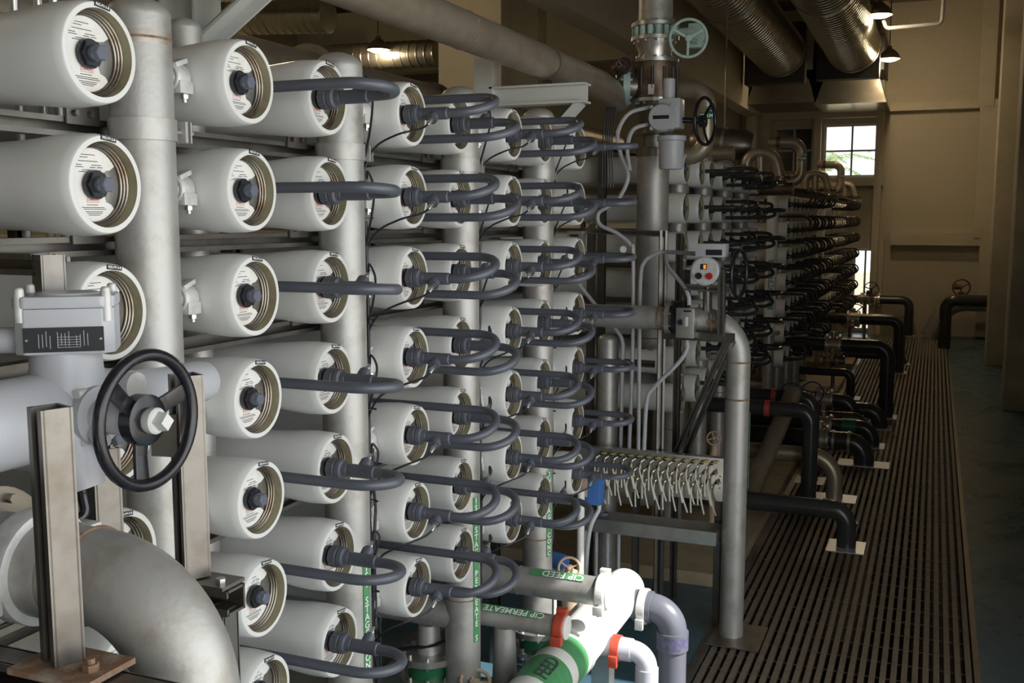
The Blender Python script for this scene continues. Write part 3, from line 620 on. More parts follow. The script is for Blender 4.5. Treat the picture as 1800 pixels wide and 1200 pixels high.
put('pipe', MB().cyl((0, -6, 0), (0, 4.5, 0), .155, n=40), 'brass_lampwarm', R_); put('coupling', MB().lathe([(-.05, .156), (-.05, .172), (.05, .172), (.05, .156)], (0, .3, 0), (0, 1, 0), 40, False), 'tarnish', R_)
fm = MB(); flange(fm, (0, -1.15, 0), (0, 1, 0), .20, .03, 12, 32); put('flange', fm, 'brass_lampwarm', R_)
# white bracket under the overhead pipe, white steel post with brace
B_ = thing('pipe_bracket', 'white steel bracket with diagonal brace holding up the overhead pipe', 'bracket', (BX, 5.95, 3.4))
put('arm', MB().box((-.05, 0, .145), (.62, .12, .012)).box((-.05, 0, .09), (.62, .012, .10)).box((-.05, 0, .04), (.62, .12, .012)), 'creamwhite', B_)
put('brace', MB().bar((-.12, 0, -.30), (.22, 0, .04), .06, .05), 'creamwhite', B_); put('saddle', MB().box((0, 0, .165), (.05, .03, .03)), 'strut', B_)
put('upright', MB().box((-.40, 0, -.4), (.12, .12, 1.5)), 'creamwhite', B_)
p1 = U(335, 40, X=-2.75)
T_ = thing('steel_post', 'white painted steel post with diagonal brace behind the second vessel column', 'post', (p1.x, p1.y, 0))
put('column', MB().box((0, 0, 2.6), (.16, .012, 5.2)).box((-.08, 0, 2.6), (.012, .16, 5.2)).box((.08, 0, 2.6), (.012, .16, 5.2)), 'creamwhite', T_)
q = U(455, -10, Y=p1.y - .05); q0 = U(352, 85, Y=p1.y - .05); dq = (q - q0)
put('brace', MB().bar(q0 - dq * .3 - T_.location, q + dq * .6 - T_.location, .012, .13, (0, -1, 0)).bar(q0 - dq * .3 - T_.location, q + dq * .6 - T_.location, .10, .012, (0, -1, 0)), 'creamwhite', T_)
# electric actuator hanging on the stack
AC = U(1168, 208, Y=7.02)
A2 = thing('actuator', 'grey electric actuator with round cover and hanging motor, bolted to the strainer stack', 'actuator', AC)
put('gear_case', MB().lathe([(-.07, .09), (.07, .09)], (0, .03, 0), (0, 1, 0), 32).box((.04, .03, .03), (.15, .15, .20)), 'paintgrey', A2, bevel=.006)
cv = put('round_cover', MB().lathe([(0, .096), (.035, .096), (.045, .09), (.055, .085)], (0, -.04, 0), (0, -1, 0), 40), 'paintgrey', A2)
put('cover_plate', MB().box((0, -.097, .0), (.11, .004, .024)), 'black', cv)
for k in range(4): a = PI / 4 + k * PI / 2; put('lug', MB().cyl((.1 * math.cos(a), -.03, .1 * math.sin(a)), (.1 * math.cos(a), -.08, .1 * math.sin(a)), .013, n=12), 'paintgrey', cv)
put('top_tube', MB().lathe([(.08, .042), (.265, .042), (.27, .036)], (.02, .03, 0), (0, 0, 1), 28), 'paintgrey', A2)
put('motor', MB().lathe([(-.12, .10), (-.15, .10), (-.155, .088), (-.33, .084), (-.345, .078)], (.045, .03, 0), (0, 0, 1), 36), 'paintgrey', A2)
put('mount', MB().cyl((-.05, .05, 0), (-.12, .43, .0), .05, n=20), 'steeldark', A2)
wheel(A2, (.26, .10, -.02), (1, -.25, 0), .17, 'blackgloss', 3, .012, .9, hubr=.25)
put('wheel_shaft', MB().cyl((.08, .05, -.01), (.26, .10, -.02), .02, n=14), 'blackgloss', A2)
# flexible conduits
def conduit(label, pts, r=.014, m='paintgrey', n=10, grp='grey conduits between the racks'):
    pp = spline(pts, 8); o = Vector(pts[-1]); return tag(put('conduit', MB().tube([p - o for p in pp], r, n), m, None, o), label, 'conduit', grp)
YC = 6.75
conduit('flexible grey conduit looping left from the hanging actuator to the strut frame', [U(1142, 188, Y=7.0), U(1105, 200, Y=6.95), U(1086, 235, Y=6.9), U(1092, 275, Y=6.85), U(1104, 310, Y=YC), U(1090, 345, Y=YC), U(1070, 362, Y=YC), U(1052, 375, Y=YC), U(1055, 395, Y=YC), U(1085, 410, Y=YC), U(1108, 430, Y=YC), U(1113, 450, Y=YC), U(1112, 620, Y=YC), U(1106, 790, Y=YC)])
conduit('flexible grey conduit rising beside the looping one from the hanging actuator', [U(1140, 218, Y=7.0), U(1113, 228, Y=6.95), U(1103, 260, Y=6.9), U(1107, 300, Y=6.86)])
conduit('upright grey conduit bending right behind the strut post toward display actuator', [U(1122, 795, Y=6.72), U(1124, 600, Y=6.72), U(1126, 490, Y=6.72), U(1133, 460, Y=6.72), U(1155, 445, Y=6.74), U(1175, 443, Y=6.74), U(1210, 445, Y=6.6), U(1232, 446, Y=6.55)])
conduit('grey conduit slanting down right from behind the vessels to the strut foot', [U(1018, 500, Y=6.8), U(1050, 540, Y=6.8), U(1082, 578, Y=6.8), U(1094, 600, Y=6.8), U(1094, 640, Y=6.8), U(1091, 790, Y=6.8)])
conduit('short grey conduit curving down onto the steel switch box', [U(1170, 448, Y=6.7), U(1175, 470, Y=6.6), U(1200, 500, Y=6.5), U(1210, 520, Y=6.47), U(1211, 536, Y=6.47)])
conduit('grey conduit leaving the switch box and sweeping down left to the strut post', [U(1207, 594, Y=6.5), U(1207, 615, Y=6.5), U(1190, 640, Y=6.5), U(1150, 680, Y=6.52), U(1137, 705, Y=6.52), U(1132, 790, Y=6.55)])
# strut frame between racks
FR = thing('equipment_stand', 'open steel strut stand with shelf arm and diagonal struts between the racks', 'frame', U(1165, 800, Y=6.78))
fo = FR.location
def fp(px, py, Y): return U(px, py, Y=Y) - fo
put('post', MB().channel(fp(1166, 405, 6.78), Vector((fp(1166, 405, 6.78).x, 0, -fo.z)), .05, .045, .005, (.4, -1, 0)), 'strut', FR)
put('post', MB().channel(fp(1040, 405, 7.0), Vector((fp(1040, 405, 7.0).x, 7.0 - fo.y, -fo.z)), .05, .045, .005, (1, 0, 0)), 'strut', FR)
put('post', MB().channel(fp(1195, 410, 7.1), Vector((fp(1195, 410, 7.1).x, 7.1 - fo.y, -fo.z)), .045, .04, .005, (0, -1, 0)), 'strut', FR)
put('top_beam', MB().channel(fp(1028, 405, 6.78), fp(1168, 411, 6.78), .04, .04, .005, (0, -1, 0)), 'strut', FR)
put('mid_beam', MB().channel(fp(1030, 632, 6.9), fp(1150, 640, 6.9), .045, .04, .005, (0, -1, 0)), 'strut', FR)
put('shelf_arm', MB().channel(fp(1166, 587, 6.5), fp(1290, 594, 6.45), .05, .05, .006, (0, 0, 1)), 'strut', FR)
put('arm_post', MB().channel(fp(1268, 590, 6.44), fp(1269, 474, 6.44), .045, .04, .005, (0, -1, 0)), 'strut', FR)
put('arm_post', MB().channel(fp(1207, 540, 6.62), fp(1207, 474, 6.62), .04, .04, .005, (0, -1, 0)), 'strut', FR)
put('arm_rail', MB().channel(fp(1205, 504, 6.46), fp(1270, 508, 6.46), .04, .04, .005, (0, -1, 0)), 'strut', FR)
put('diagonal', MB().channel(fp(1278, 598, 6.46), fp(1186, 800, 6.78), .035, .035, .005, (0, -1, 0)), 'strut', FR)
put('diagonal', MB().channel(fp(1290, 598, 6.48), fp(1203, 800, 6.82), .035, .035, .005, (0, -1, 0)), 'strut', FR)
SB = thing('switch_box', 'stainless switch box with black rotary knob on the strut frame', 'switch box', U(1206, 567, Y=6.43))
put('enclosure', MB().box((0, 0, 0), (.118, .07, .19)), 'steelclean', SB, bevel=.004); put('knob', MB().lathe([(0, .02), (.018, .017)], (-.028, -.035, .005), (0, -1, 0), 20).box((-.028, -.055, .005), (.03, .006, .007), Matrix.Rotation(-.3, 3, 'Y')), 'black', SB)
put('name_strip', MB().box((.015, -.036, .078), (.05, .003, .012)), 'black', SB); put('paper_tag', MB().box((.012, -.036, .01), (.018, .002, .06)), 'creamwhite', SB)
SB2 = thing('junction_box', 'small steel junction box high on the strut frame beside vessel mouth', 'switch box', U(1013, 425, Y=6.75)); put('enclosure', MB().box((0, 0, 0), (.11, .08, .15)), 'steelclean', SB2, bevel=.003); put('name_strip', MB().box((.0, -.041, .045), (.06, .003, .014)), 'black', SB2)
A3 = thing('display_actuator', 'grey actuator with round face and small orange display above the horizontal pipe', 'actuator', U(1241, 476, Y=6.45))
put('drum', MB().lathe([(-.09, .085), (-.02, .092), (0, .090), (.004, .082)], (0, -.04, 0), (0, -1, 0), 40), 'paintgrey', A3)
fc = put('face', MB().lathe([(0, .080), (.004, .080)], (0, -.044, 0), (0, -1, 0), 40), 'clamp', A3)
put('display', MB().box((-.005, -.05, .028), (.04, .005, .034)), 'black', fc); put('lit_digit', MB().box((.002, -.0535, .028), (.016, .003, .026)), 'orange', fc)
put('knob', MB().lathe([(0, .022), (.015, .02)], (-.035, -.047, -.03), (0, -1, 0), 20), 'black', fc); put('knob', MB().lathe([(0, .022), (.015, .02)], (.032, -.047, -.03), (0, -1, 0), 20), 'redpaint', fc)
put('terminal_housing', MB().box((.03, .03, .13), (.19, .13, .085)), 'paintgrey', A3, bevel=.008); put('nameplate', MB().box((.055, -.037, .118), (.10, .004, .035)), 'black', A3)
put('stem', MB().cyl((0, .05, -.08), (0, .08, -.30), .03, n=16), 'steeldark', A3)
wheel(A3, (.19, .10, -.02), (1, -.15, 0), .16, 'blackgloss', 3, .012, .2, hubr=.25); put('wheel_shaft', MB().cyl((.07, .05, 0), (.19, .1, -.02), .018, n=12), 'blackgloss', A3)
G_ = thing('pressure_gauge', 'small round pressure gauge above a looped blue-grey hose', 'gauge', U(1097, 447, Y=6.8))
put('case', MB().lathe([(0, .028), (.02, .028)], (0, 0, .035), (0, -1, 0), 28), 'steelclean', G_); put('dial', MB().lathe([(.0205, .024), (.021, .024)], (0, 0, .035), (0, -1, 0), 28), 'ink_white', G_); put('stem', MB().cyl((0, -.01, .01), (0, -.01, -.02), .006, n=8).box((-.0, -.01, -.022), (.09, .02, .016)), 'steelclean', G_)
# horizontal pipe through the frame, bending down into the grating
hp = elbow_pipe('riser_pipe', 'stainless pipe turning down with weld rings to the grating in front of the second rack', [(-2.5, 6.55, 2.10), (-1.129, 6.55, 2.10), (-1.129, 6.55, .01)], .077, 'steel', .23, seg=40, bands=((0, .62, .012), (1, .125, .012), (1, .24, .012)), bandm='rust', plate=(.34, .42, .04), bandr=1.03, platem='steeldark')
fm = MB(); flange(fm, (-.45, 0, 2.09), (1, 0, 0), .12, .03, 8, 28); put('flange', fm, 'steelclean', hp)
put('valve_ring', MB().lathe([(-.03, .078), (-.03, .118), (.03, .118), (.03, .078)], (-.39, 0, 2.09), (1, 0, 0), 28, False), 'black', hp)
put('drain_cock', MB().torus((-.165, -.085, 2.08), (0, 1, 0), .02, .006, 16, 6).cyl((-.165, -.07, 2.02), (-.165, -.09, 2.14), .008, n=8), 'rust', hp)
put('green_label', MB().prism([(-.02, -.25), (.02, -.25), (.02, .25), (-.02, .25)], (.073, .035, 1.25), (-.4, .92, 0), (0, 0, 1), .002), 'green', hp)
# short domed vessel behind the hoses
dv = U(1067, 800, Y=6.9); tag(put('dome_pipe', MB().lathe(dome(.075, .1, U(1067, 586, Y=6.9).z), (0, 0, 0), (0, 0, 1), 32), 'steel', None, (dv.x, 6.9, 0)), 'short domed stainless standpipe behind the hoses of the last front-rack column', 'pipe')
# cables from the overhead tray behind hoses
CB = thing('hanging_cables', 'black cables fanning down beside the strainer stack', 'cable', U(1070, 250, Y=7.3))
for k in range(5):
    o = CB.location; put('cable', MB().tube(spline([U(1020 + 8 * k, 118 + 4 * k, Y=7.2) - o if k < 2 else U(1098, 128, Y=7.2) - o, U(1085 - 3 * k, 140 + 6 * k, Y=7.2) - o, U(1066 + 4 * k, 190, Y=7.25) - o, U(1060 + 4 * k, 250, Y=7.3) - o, U(1058 + 5 * k, 330, Y=7.35) - o], 6), .006, 6), 'black', CB)
# ------------------------------------------------------------------ sampling panel
PY = 6.66
xl, xr = U(1018, 790, Y=PY).x, U(1272, 806, Y=PY).x; zt, zb = U(1272, 806, Y=PY).z, U(1268, 881, Y=PY).z
SP = thing('sampling_panel', 'stainless sampling panel on legs with a drip trough, behind the front rack', 'panel', ((xl + xr) / 2, PY, 0)); hwid = (xr - xl) / 2
put('face_plate', MB().box((0, 0, (zt + zb) / 2), (hwid * 2, .006, zt - zb)).box((0, .03, zt - .002), (hwid * 2, .06, .005)).box((hwid - .002, .03, (zt + zb) / 2), (.005, .06, zt - zb)), 'steelclean', SP)
for xx in (-hwid + .03, -.10, hwid - .035): put('leg', MB().channel((xx, .045, 0), (xx, .045, zt - .02), .045, .04, .004, (1, 0, 0)), 'strut', SP)
tz = U(1258, 936, Y=6.45).z; tx = U(1258, 936, Y=6.45).x - SP.location.x
put('trough', MB().box((tx / 2 - hwid / 2, -.21, tz - .045), (hwid + tx, .005, .09)).box((tx / 2 - hwid / 2, -.105, tz - .088), (hwid + tx, .21, .005)).box((tx, -.105, tz - .045), (.005, .21, .09)).box((tx / 2 - hwid / 2, -.002, tz - .045), (hwid + tx, .005, .09)), 'steelclean', SP)
for s in (.02, .06): put('screw', MB().lathe([(0, .006), (.003, .005)], (hwid - .02, -.003, zb + .05 + s * 2), (0, -1, 0), 10), 'strut', SP)
svb = MB().box((0, -.012, .0), (.016, .022, .022)).cyl((0, -.01, 0), (-.012, -.035, -.012), .0055, n=8)
svb_me = svb.mesh('valve_body', 'black'); svn_me = MB().tube(fillet([(-.008, -.03, -.010), (-.026, -.05, -.022), (-.032, -.05, -.045)], .008, 4), .0065, 8).mesh('nozzle', 'steelclean')
svh_me = MB().bar((0, -.024, .004), (.030, -.028, .010), .005, .007).bar((.028, -.028, .010), (.038, -.026, .004), .005, .007).mesh('handle', 'yellow'); svh2 = MB().bar((.006, -.024, .018), (.016, -.026, -.018), .005, .007, (1, 0, 0)).mesh('handle', 'yellow')
tubes = [MB().tube(spline([(-.032, -.05, -.042), (-.036, -.052, -.09), (-.03 + b_, -.055, -.15), (-.02 + 2 * b_, -.058, -.215)], 4), .0062, 8).mesh('tube', 'tubing') for b_ in (-.006, .006, .014)]
cnt = 0
for r_ in range(3):
    for c_ in range(13):
        fx = c_ / 12.0; x = hwid - .075 - (12 - c_) * .0635 + r_ * .018; z = zt - .035 - r_ * .062 
        if x < -hwid + .02: continue
        v = thing('sample_valve', 'tiny sample valve with yellow handle and clear tube, %s row, %s from the right' % (('upper', 'middle', 'lower')[r_], ORD[12 - c_]), 'valve', (SP.location.x + x, PY - .003, z), 'sample valves on the panel')
        obj('valve_body', svb_me, v); obj('handle', svh_me if r_ == 0 else svh2, v); obj('nozzle', svn_me, v); obj('tube', tubes[(c_ + r_) % 3], v)
put('standpipe', MB().cyl((.12, -.1, .05), (.12, -.1, tz - .09), .018, n=14), 'pvcdark', SP)
for i, xx in enumerate((-.42, -.34, -.26, -.18)): put('drain_tube', MB().cyl((xx, -.1, .05), (xx, -.1, tz - .09), .013, n=10), 'paintgrey', SP)
tag(put('glass_dish', MB().lathe([(0, .03), (.002, .032), (.02, .034), (.02, .032), (.004, .030)], U(1060, 905, Y=6.5), (0, 0, 1), 20), 'pvclight'), 'small clear dish sitting on the trough of the sampling panel', 'dish')
# blue box and pale post at the end of the front rack
BB = thing('blue_box', 'bright blue junction box behind the lowest hose of the last front-rack column', 'box', U(1045, 860, Y=5.75))
put('body', MB().box((0, 0, 0), (.10, .10, .17)), 'blue', BB, bevel=.006); put('mount_plate', MB().box((-.055, -.055, .02), (.05, .01, .11)), 'tanpaint', BB); put('gland', MB().cyl((.03, 0, -.085), (.03, 0, -.12), .014, n=12), 'clamp', BB)
wp = U(1021, 900, Y=5.65); tag(put('pale_post', MB().cyl((wp.x, wp.y, .1), (wp.x, wp.y, U(1021, 860, Y=5.65).z), .022, n=18), 'whitepipe'), 'slim cream standpipe beside the blue box', 'pipe')
conduit('grey conduit dropping from the blue box past the tan handwheel', [BB.location + Vector((.03, 0, -.12)), U(1037, 930, Y=5.7), U(1030, 1000, Y=5.7), U(1028, 1080, Y=5.7), Vector((U(1028, 1080, Y=5.7).x, 5.7, 0))], .014)
GVt = thing('gate_valve', 'tan gate valve with spoked handwheel between the front rack and sampling panel', 'valve', U(1001, 1008, Y=5.30))
put('valve_leg', MB().cyl((-.012, .036, -.11), (-.012, .036, -GVt.location.z), .045, n=16), 'tanpaint', GVt); put('bonnet', MB().lathe([(-.12, .05), (-.04, .045), (-.03, .065), (-.01, .065), (0, .03), (.05, .02)], (0, 0, 0), (.1, -.3, 1), 20), 'tanpaint', GVt)
wheel(GVt, (.015, -.05, .05), (.35, -.9, .35), .068, 'tanpaint', 3, .008, .4)
bmv = thing('blue_pump', 'small blue pump motor half hidden behind a header pipe at the rack foot', 'pump', U(978, 985, Y=5.6)); put('motor', MB().lathe([(-.08, .03), (-.07, .05), (.05, .05), (.07, .04)], (0, 0, 0), (1, -.3, 0), 24), 'blue', bmv); put('bracket', MB().box((-.03, .0, -bmv.location.z / 2), (.05, .05, bmv.location.z)), 'clamp', bmv)
# ------------------------------------------------------------------ CIP pipework in the sun patch
HX, HZ = -1.565, .63
HD = thing('cleaning_manifold', 'pale thick manifold pipe in the sun patch with green labels', 'pipe', (HX, 4.6, HZ))
put('pipe', MB().lathe([(-1.3, .12), (.86, .12), (.93, .112), (.97, .085), (.985, .04), (.988, .0)], (0, 0, 0), (0, 1, 0), 48), 'whitepipe', HD); put('joint_ring', MB().lathe([(-.03, .1195), (-.03, .127), (.0, .127), (.0, .1195)], (0, -.02, 0), (0, 1, 0), 48, False), 'whitepipe', HD)
put('green_label', MB().lathe([(-.27, .1212), (-.12, .1212)], (0, 0, 0), (0, 1, 0), 48, False), 'green', HD)
put('green_label', MB().lathe([(-.60, .1212), (-.36, .1212)], (0, 0, 0), (0, 1, 0), 48, False), 'green', HD); text('writing', 'FEED', .09, (.045, -.48, .115), (0, 1, 0), (-.92, 0, .38), 'ink', HD, .001)
for yy in (-1.1, .5): put('pedestal', MB().box((0, yy, -HZ / 2 - .05), (.10, .10, HZ - .1)), 'steelclean', HD)
def cip(label, Y, z, r, x1, s, cm, ts):
    t = thing('cleaning_pipe', label, 'pipe', (x1, Y, z))
    put('pipe', MB().cyl((-2.2, 0, 0), (0, 0, 0), r, n=40), 'steel', t); put('weld_seam', MB().torus((-.47, 0, 0), (1, 0, 0), r, .003, 36, 6), 'rust', t)
    c = put('end_clamp', MB().lathe([(-.055, r), (-.055, r * 1.18), (-.048, r * 1.26), (-.01, r * 1.26), (-.004, r * 1.18), (-.004, r)], (0, 0, 0), (1, 0, 0), 36).box((-.03, -r * 1.1, -r * .95), (.05, .035, .045)).box((-.03, r * .5, r * 1.22), (.05, .035, .04)), cm, t, bevel=.003)
    put('end_cap', MB().lathe([(-.004, r * 1.1), (.004, r * 1.1), (.008, r * .9)], (0, 0, 0), (1, 0, 0), 36), 'whitepipe', t)
    put('clamp_bolt', MB().cyl((-.03, -r * 1.12, -r * 1.35), (-.03, -r * 1.12, -r * .5), .009, n=10), 'steelclean', c)
    a = math.radians(66); nrm = Vector((0, -math.cos(a), math.sin(a))); tn = Vector((0, math.sin(a), math.cos(a))); L = len(s) * ts * .36
    put('green_label', MB().prism([(-L - .10, -.021), (.02, -.021), (.02, .021), (-L - .10, .021)], nrm * r + Vector((-.14, 0, 0)), (1, 0, 0), tn, .002), 'green', t)
    text('writing', s, ts, nrm * (r + .003) + Vector((-.14 - L * .55, 0, 0)), (-1, 0, 0), -tn, 'ink_white', t, .0005)
    return t
cip('thick stainless pipe reading CIP FEED with pale clamped end cap', 4.6, .945, .070, -1.385, 'CIP FEED', 'whitepipe', .055)
cip('slimmer stainless pipe reading CIP PERMEATE with a red end clamp', 4.28, .875, .050, -1.49, 'CIP PERMEATE', 'red', .048)
for lab, Y, z, r, xe, cm, col in (('shade-darkened grey plastic elbow pipe with purple primer marks, clamped to the pale manifold', 5.36, .60, .078, -1.245, 'clamp', 'pvclight'), ('small grey elbow pipe coloured sunlit-pale with a red clamp leaving the manifold', 4.83, .57, .052, -1.25, 'red', 'pvcsunlit')):  # both grey plastic: shade painted into the first, sunlight into the second
    t = elbow_pipe('elbow_pipe', lab, [(HX + .05, Y, z), (xe, Y, z), (xe, Y, .0)], r, col, r * 1.5, seg=36)
    o = Vector((xe, Y, 0)); put('socket', MB().lathe([(0, r), (0, r * 1.13), (.10, r * 1.13), (.10, r)], Vector((xe - r * 1.5 - .10, Y, z)) - o, (1, 0, 0), 36, False).lathe([(0, r), (0, r * 1.13), (.10, r * 1.13), (.10, r)], Vector((xe, Y, z - r * 1.5 - .10)) - o, (0, 0, 1), 36, False), col, t)
    put('clamp', MB().lathe([(-.022, r), (-.022, r * 1.28), (.022, r * 1.28), (.022, r)], Vector((HX + .155, Y, z)) - o, (1, 0, 0), 36, False).box(Vector((HX + .155, Y - r * 1.25, z - r * .9)) - o, (.044, .03, .06)), cm, t, bevel=.003)
    if r > .06: put('primer_band', MB().lathe([(0, r * 1.135), (.07, r * 1.135)], Vector((xe, Y, z - r * 1.5 - .085)) - o, (0, 0, 1), 36, False), 'primer', t)
# pipes and flanges below the front rack
def lowpipe(label, p0, p1, r, m): 
    o = (Vector(p0) + Vector(p1)) / 2; return tag(put('feed_pipe', MB().cyl(Vector(p0) - o, Vector(p1) - o, r, n=32), m, None, o), label, 'pipe', 'pipes below the front rack')
lowpipe('level stainless pipe crossing behind the header below the front rack', (-4.5, YM[4], .93), (-1.95, YM[4], .93), .075, 'steel')
lowpipe('dark level pipe under the third vessel column of the front rack', (-4.5, 2.75, .55), (-2.05, 2.75, .55), .09, 'steeldark')
for Yv, lab in ((YM[4], 'flanged stainless butterfly valve below the third and fourth vessel columns'), (5.084, 'flanged stainless valve at the foot of the last header pipe'), (4.281, 'flanged stainless valve below the CIP permeate pipe')):
    xx = -2.12 if Yv < 4.2 else (XH if Yv > 5 else -1.80); zz = .62 if Yv < 4.2 else (.40 if Yv > 5 else .42); zs = .24 if Yv < 4.2 else (.2 if Yv > 5 else .415)
    t = thing('flanged_valve', lab, 'valve', (xx, Yv, zz), 'flanged valves below the front rack'); 
    for q_z in (.09, -.02): fm = MB(); flange(fm, (0, 0, q_z), (0, 0, 1), .14, .03, 8, 28); put('flange', fm, 'steelclean', t)
    put('valve_body', MB().lathe([(-.02, .10), (.09, .10)], (0, 0, 0), (0, 0, 1), 28), 'greendk', t); put('stub', MB().lathe([(.09, .062), (zs, .05)], (0, 0, 0), (0, 0, 1), 28).lathe([(-zz, .08), (-.02, .08)], (0, 0, 0), (0, 0, 1), 28), 'steel', t)
tw = thing('tan_handwheel_valve', 'rusty tan handwheel valve at the bottom edge below the front rack', 'valve', U(835, 1196, Y=4.05)); wheel(tw, (0, 0, .0), (.2, -.35, 1), .075, 'tanpaint', 3, .009, .4); put('stem', MB().cyl((0, .02, -.3), (0, 0, 0), .025, n=14), 'tanpaint', tw)

# ------------------------------------------------------------------ dark pipes crossing to the aisle, one set per rack where the photo shows them
def drop(label, px_base, py_base, py_axis, r, m, x_in=-2.3, bands=((0, .93, .05),), plate=(.30, .34), rad=None, grp='aisle drop pipes', name='drop_pipe', bandm=None, valve=None):
    b0_ = U(px_base, py_base, Z=0.0); z = U(px_base, py_axis, Y=b0_.y).z
    t = elbow_pipe(name, label, [(x_in, b0_.y, z), (b0_.x, b0_.y, z), (b0_.x, b0_.y, .004)], r, m, rad or r * 1.7, group=grp, bands=bands, plate=plate, bandm=bandm, seg=28)
    if valve:
        xv = U(valve, py_axis, Y=b0_.y).x - b0_.x; zz = z - .004
        for xx in (-.09, .09): fm = MB(); flange(fm, (xv + xx, 0, zz), (1, 0, 0), r * 1.55, .03, 8, 20); put('flange', fm, 'steelclean', t)
        put('valve_sleeve', MB().cyl((xv - .075, 0, zz), (xv + .075, 0, zz), r * 1.2, n=20), 'brass_lampwarm', t)
        put('drain_valve', MB().cyl((xv, -r, zz - .03), (xv, -r - .12, zz - .12), .035, n=12).cyl((xv, -r - .10, zz - .02), (xv, -r - .10, zz - .17), .02, n=10), 'brass_lampwarm', t)
        put('bonnet', MB().cyl((xv, 0, zz), (xv, 0, zz + r * 1.9), r * .35, n=14), 'brass_lampwarm', t)
    return t
drop('dark plastic pipe elbowing into the grating nearest the camera', 1487, 962, 897, .078, 'pvcdark', bands=((0, .90, .06), (1, .35, .03)))
drop('brownish stainless pipe bending down to a bright floor plate', 1466, 876, 803, .080, 'brass_lampwarm', rad=.24, bands=((0, .55, .01),), plate=(.42, .30))
drop('tall dark pipe with red clamp dropping beside the tan pad, front of pair', 1420, 886, 722, .074, 'pvcdark', x_in=-2.1, bands=((0, .62, .05),), bandm='red', grp='pipe pair with red clamps')
drop('tall dark pipe with red clamp dropping beside the tan pad, rear of pair', 1424, 845, 700, .074, 'pvcdark', x_in=-2.1, bands=((0, .60, .05),), bandm='red', grp='pipe pair with red clamps')
drop('thick black pipe with brass flanges elbowing down, second along the aisle', 1518, 816, 778, .110, 'pvcdark', valve=1440, bands=((0, .80, .03), (0, .70, .03), (0, .90, .03)), bandm='brass_lampwarm', plate=(.55, .32))
drop('dark pipe with green label band elbowing down behind the thick black one', 1532, 784, 752, .088, 'pvcdark', valve=1447, bands=((0, .84, .16),), bandm='greendk')
drop('thick dark pipe elbow standing beside the CONC elbow', 1546, 752, 722, .10, 'pvcdark', bands=((0, .78, .05),))
cc = drop('dark elbow pipe with a green CONC band near the floor', 1497, 752, 705, .095, 'pvcdark', valve=1450, bands=((1, .72, .13),), bandm='greendk')
text('writing', 'CONC', .075, (.05, -.103, .16), (1, .35, 0), (0, 0, 1), 'ink_white', cc, .001)
drop('slim dark pipe crossing above the gratings to a low elbow', 1515, 762, 735, .075, 'pvcdark', bands=((0, .6, .04),))
drop('large tall dark pipe elbow standing mid-aisle', 1556, 733, 610, .098, 'pvcdark', valve=1465, bands=((0, .55, .05), (0, .70, .03), (1, .55, .03)))
drop('slender grey pipe turning down left of the large mid-aisle elbow', 1494, 700, 655, .065, 'pvcdark', bands=((0, .5, .04),))
drop('large tall dark pipe elbow farther along the aisle', 1578, 655, 563, .10, 'pvcdark', valve=1500, bands=((0, .6, .05), (1, .6, .03)))
drop('dark low elbow beside the farther tall pipe', 1585, 640, 625, .09, 'pvcdark', bands=((0, .6, .05),))
drop('tall dark pipe elbow at the far end of the racks', 1596, 590, 528, .10, 'pvcdark', valve=1538, bands=((0, .45, .05),))
p = U(1659, 612, Z=0.0); zq = U(1659, 527, Y=p.y).z
elbow_pipe('wall_pipe', 'dark thick pipe coming from the right wall and dropping to the floor', [(XW + .05, p.y, zq), (p.x, p.y, zq), (p.x, p.y, .01)], .125, 'pvcdark', .2, bands=((1, .8, .04),))
p = U(1628, 588, Z=0.0); q = U(1700, 525, Y=p.y + .6)
elbow_pipe('sweep_pipe', 'pale large curved pipe sweeping down behind the wall pipe', [(XW - .02, 25.3, .85), (p.x + .45, 25.3, .85), (p.x + .05, 25.3, .01)], .19, 'steel', .6)
gvv = thing('wall_valve', 'brown spoked handwheel valve standing on the far wall pipe', 'valve', U(1690, 505, Y=24.2)); wheel(gvv, (0, 0, 0), (0, -1, .1), .19, 'tarnish', 3, .018, .5); put('bonnet', MB().cyl((0, .05, -.1), (0, .05, -.28), .06, n=14).cyl((-.15, .05, -.0), (0, .05, -.0), .05, n=12), 'tarnish', gvv)
FE = thing('fire_extinguisher', 'red fire extinguisher standing against the column at right', 'extinguisher', U(1772, 650, Z=0.0))
put('cylinder', MB().lathe([(0, .075), (.01, .08), (.36, .08), (.41, .065), (.44, .03), (.45, .025)], (0, 0, 0), (0, 0, 1), 28), 'redpaint', FE); put('label', MB().lathe([(.22, .0808), (.32, .0808)], (0, 0, 0), (0, 0, 1), 28, False), 'sticker', FE)
put('valve_head', MB().cyl((0, 0, .44), (0, 0, .50), .018, n=12).bar((-.02, 0, .50), (.08, 0, .53), .02, .012).bar((-.02, 0, .485), (.07, 0, .48), .02, .01), 'black', FE); put('hose', MB().tube(spline([(-.02, 0, .47), (-.08, 0, .42), (-.088, 0, .30), (-.085, -.02, .15)], 5), .010, 8), 'black', FE)
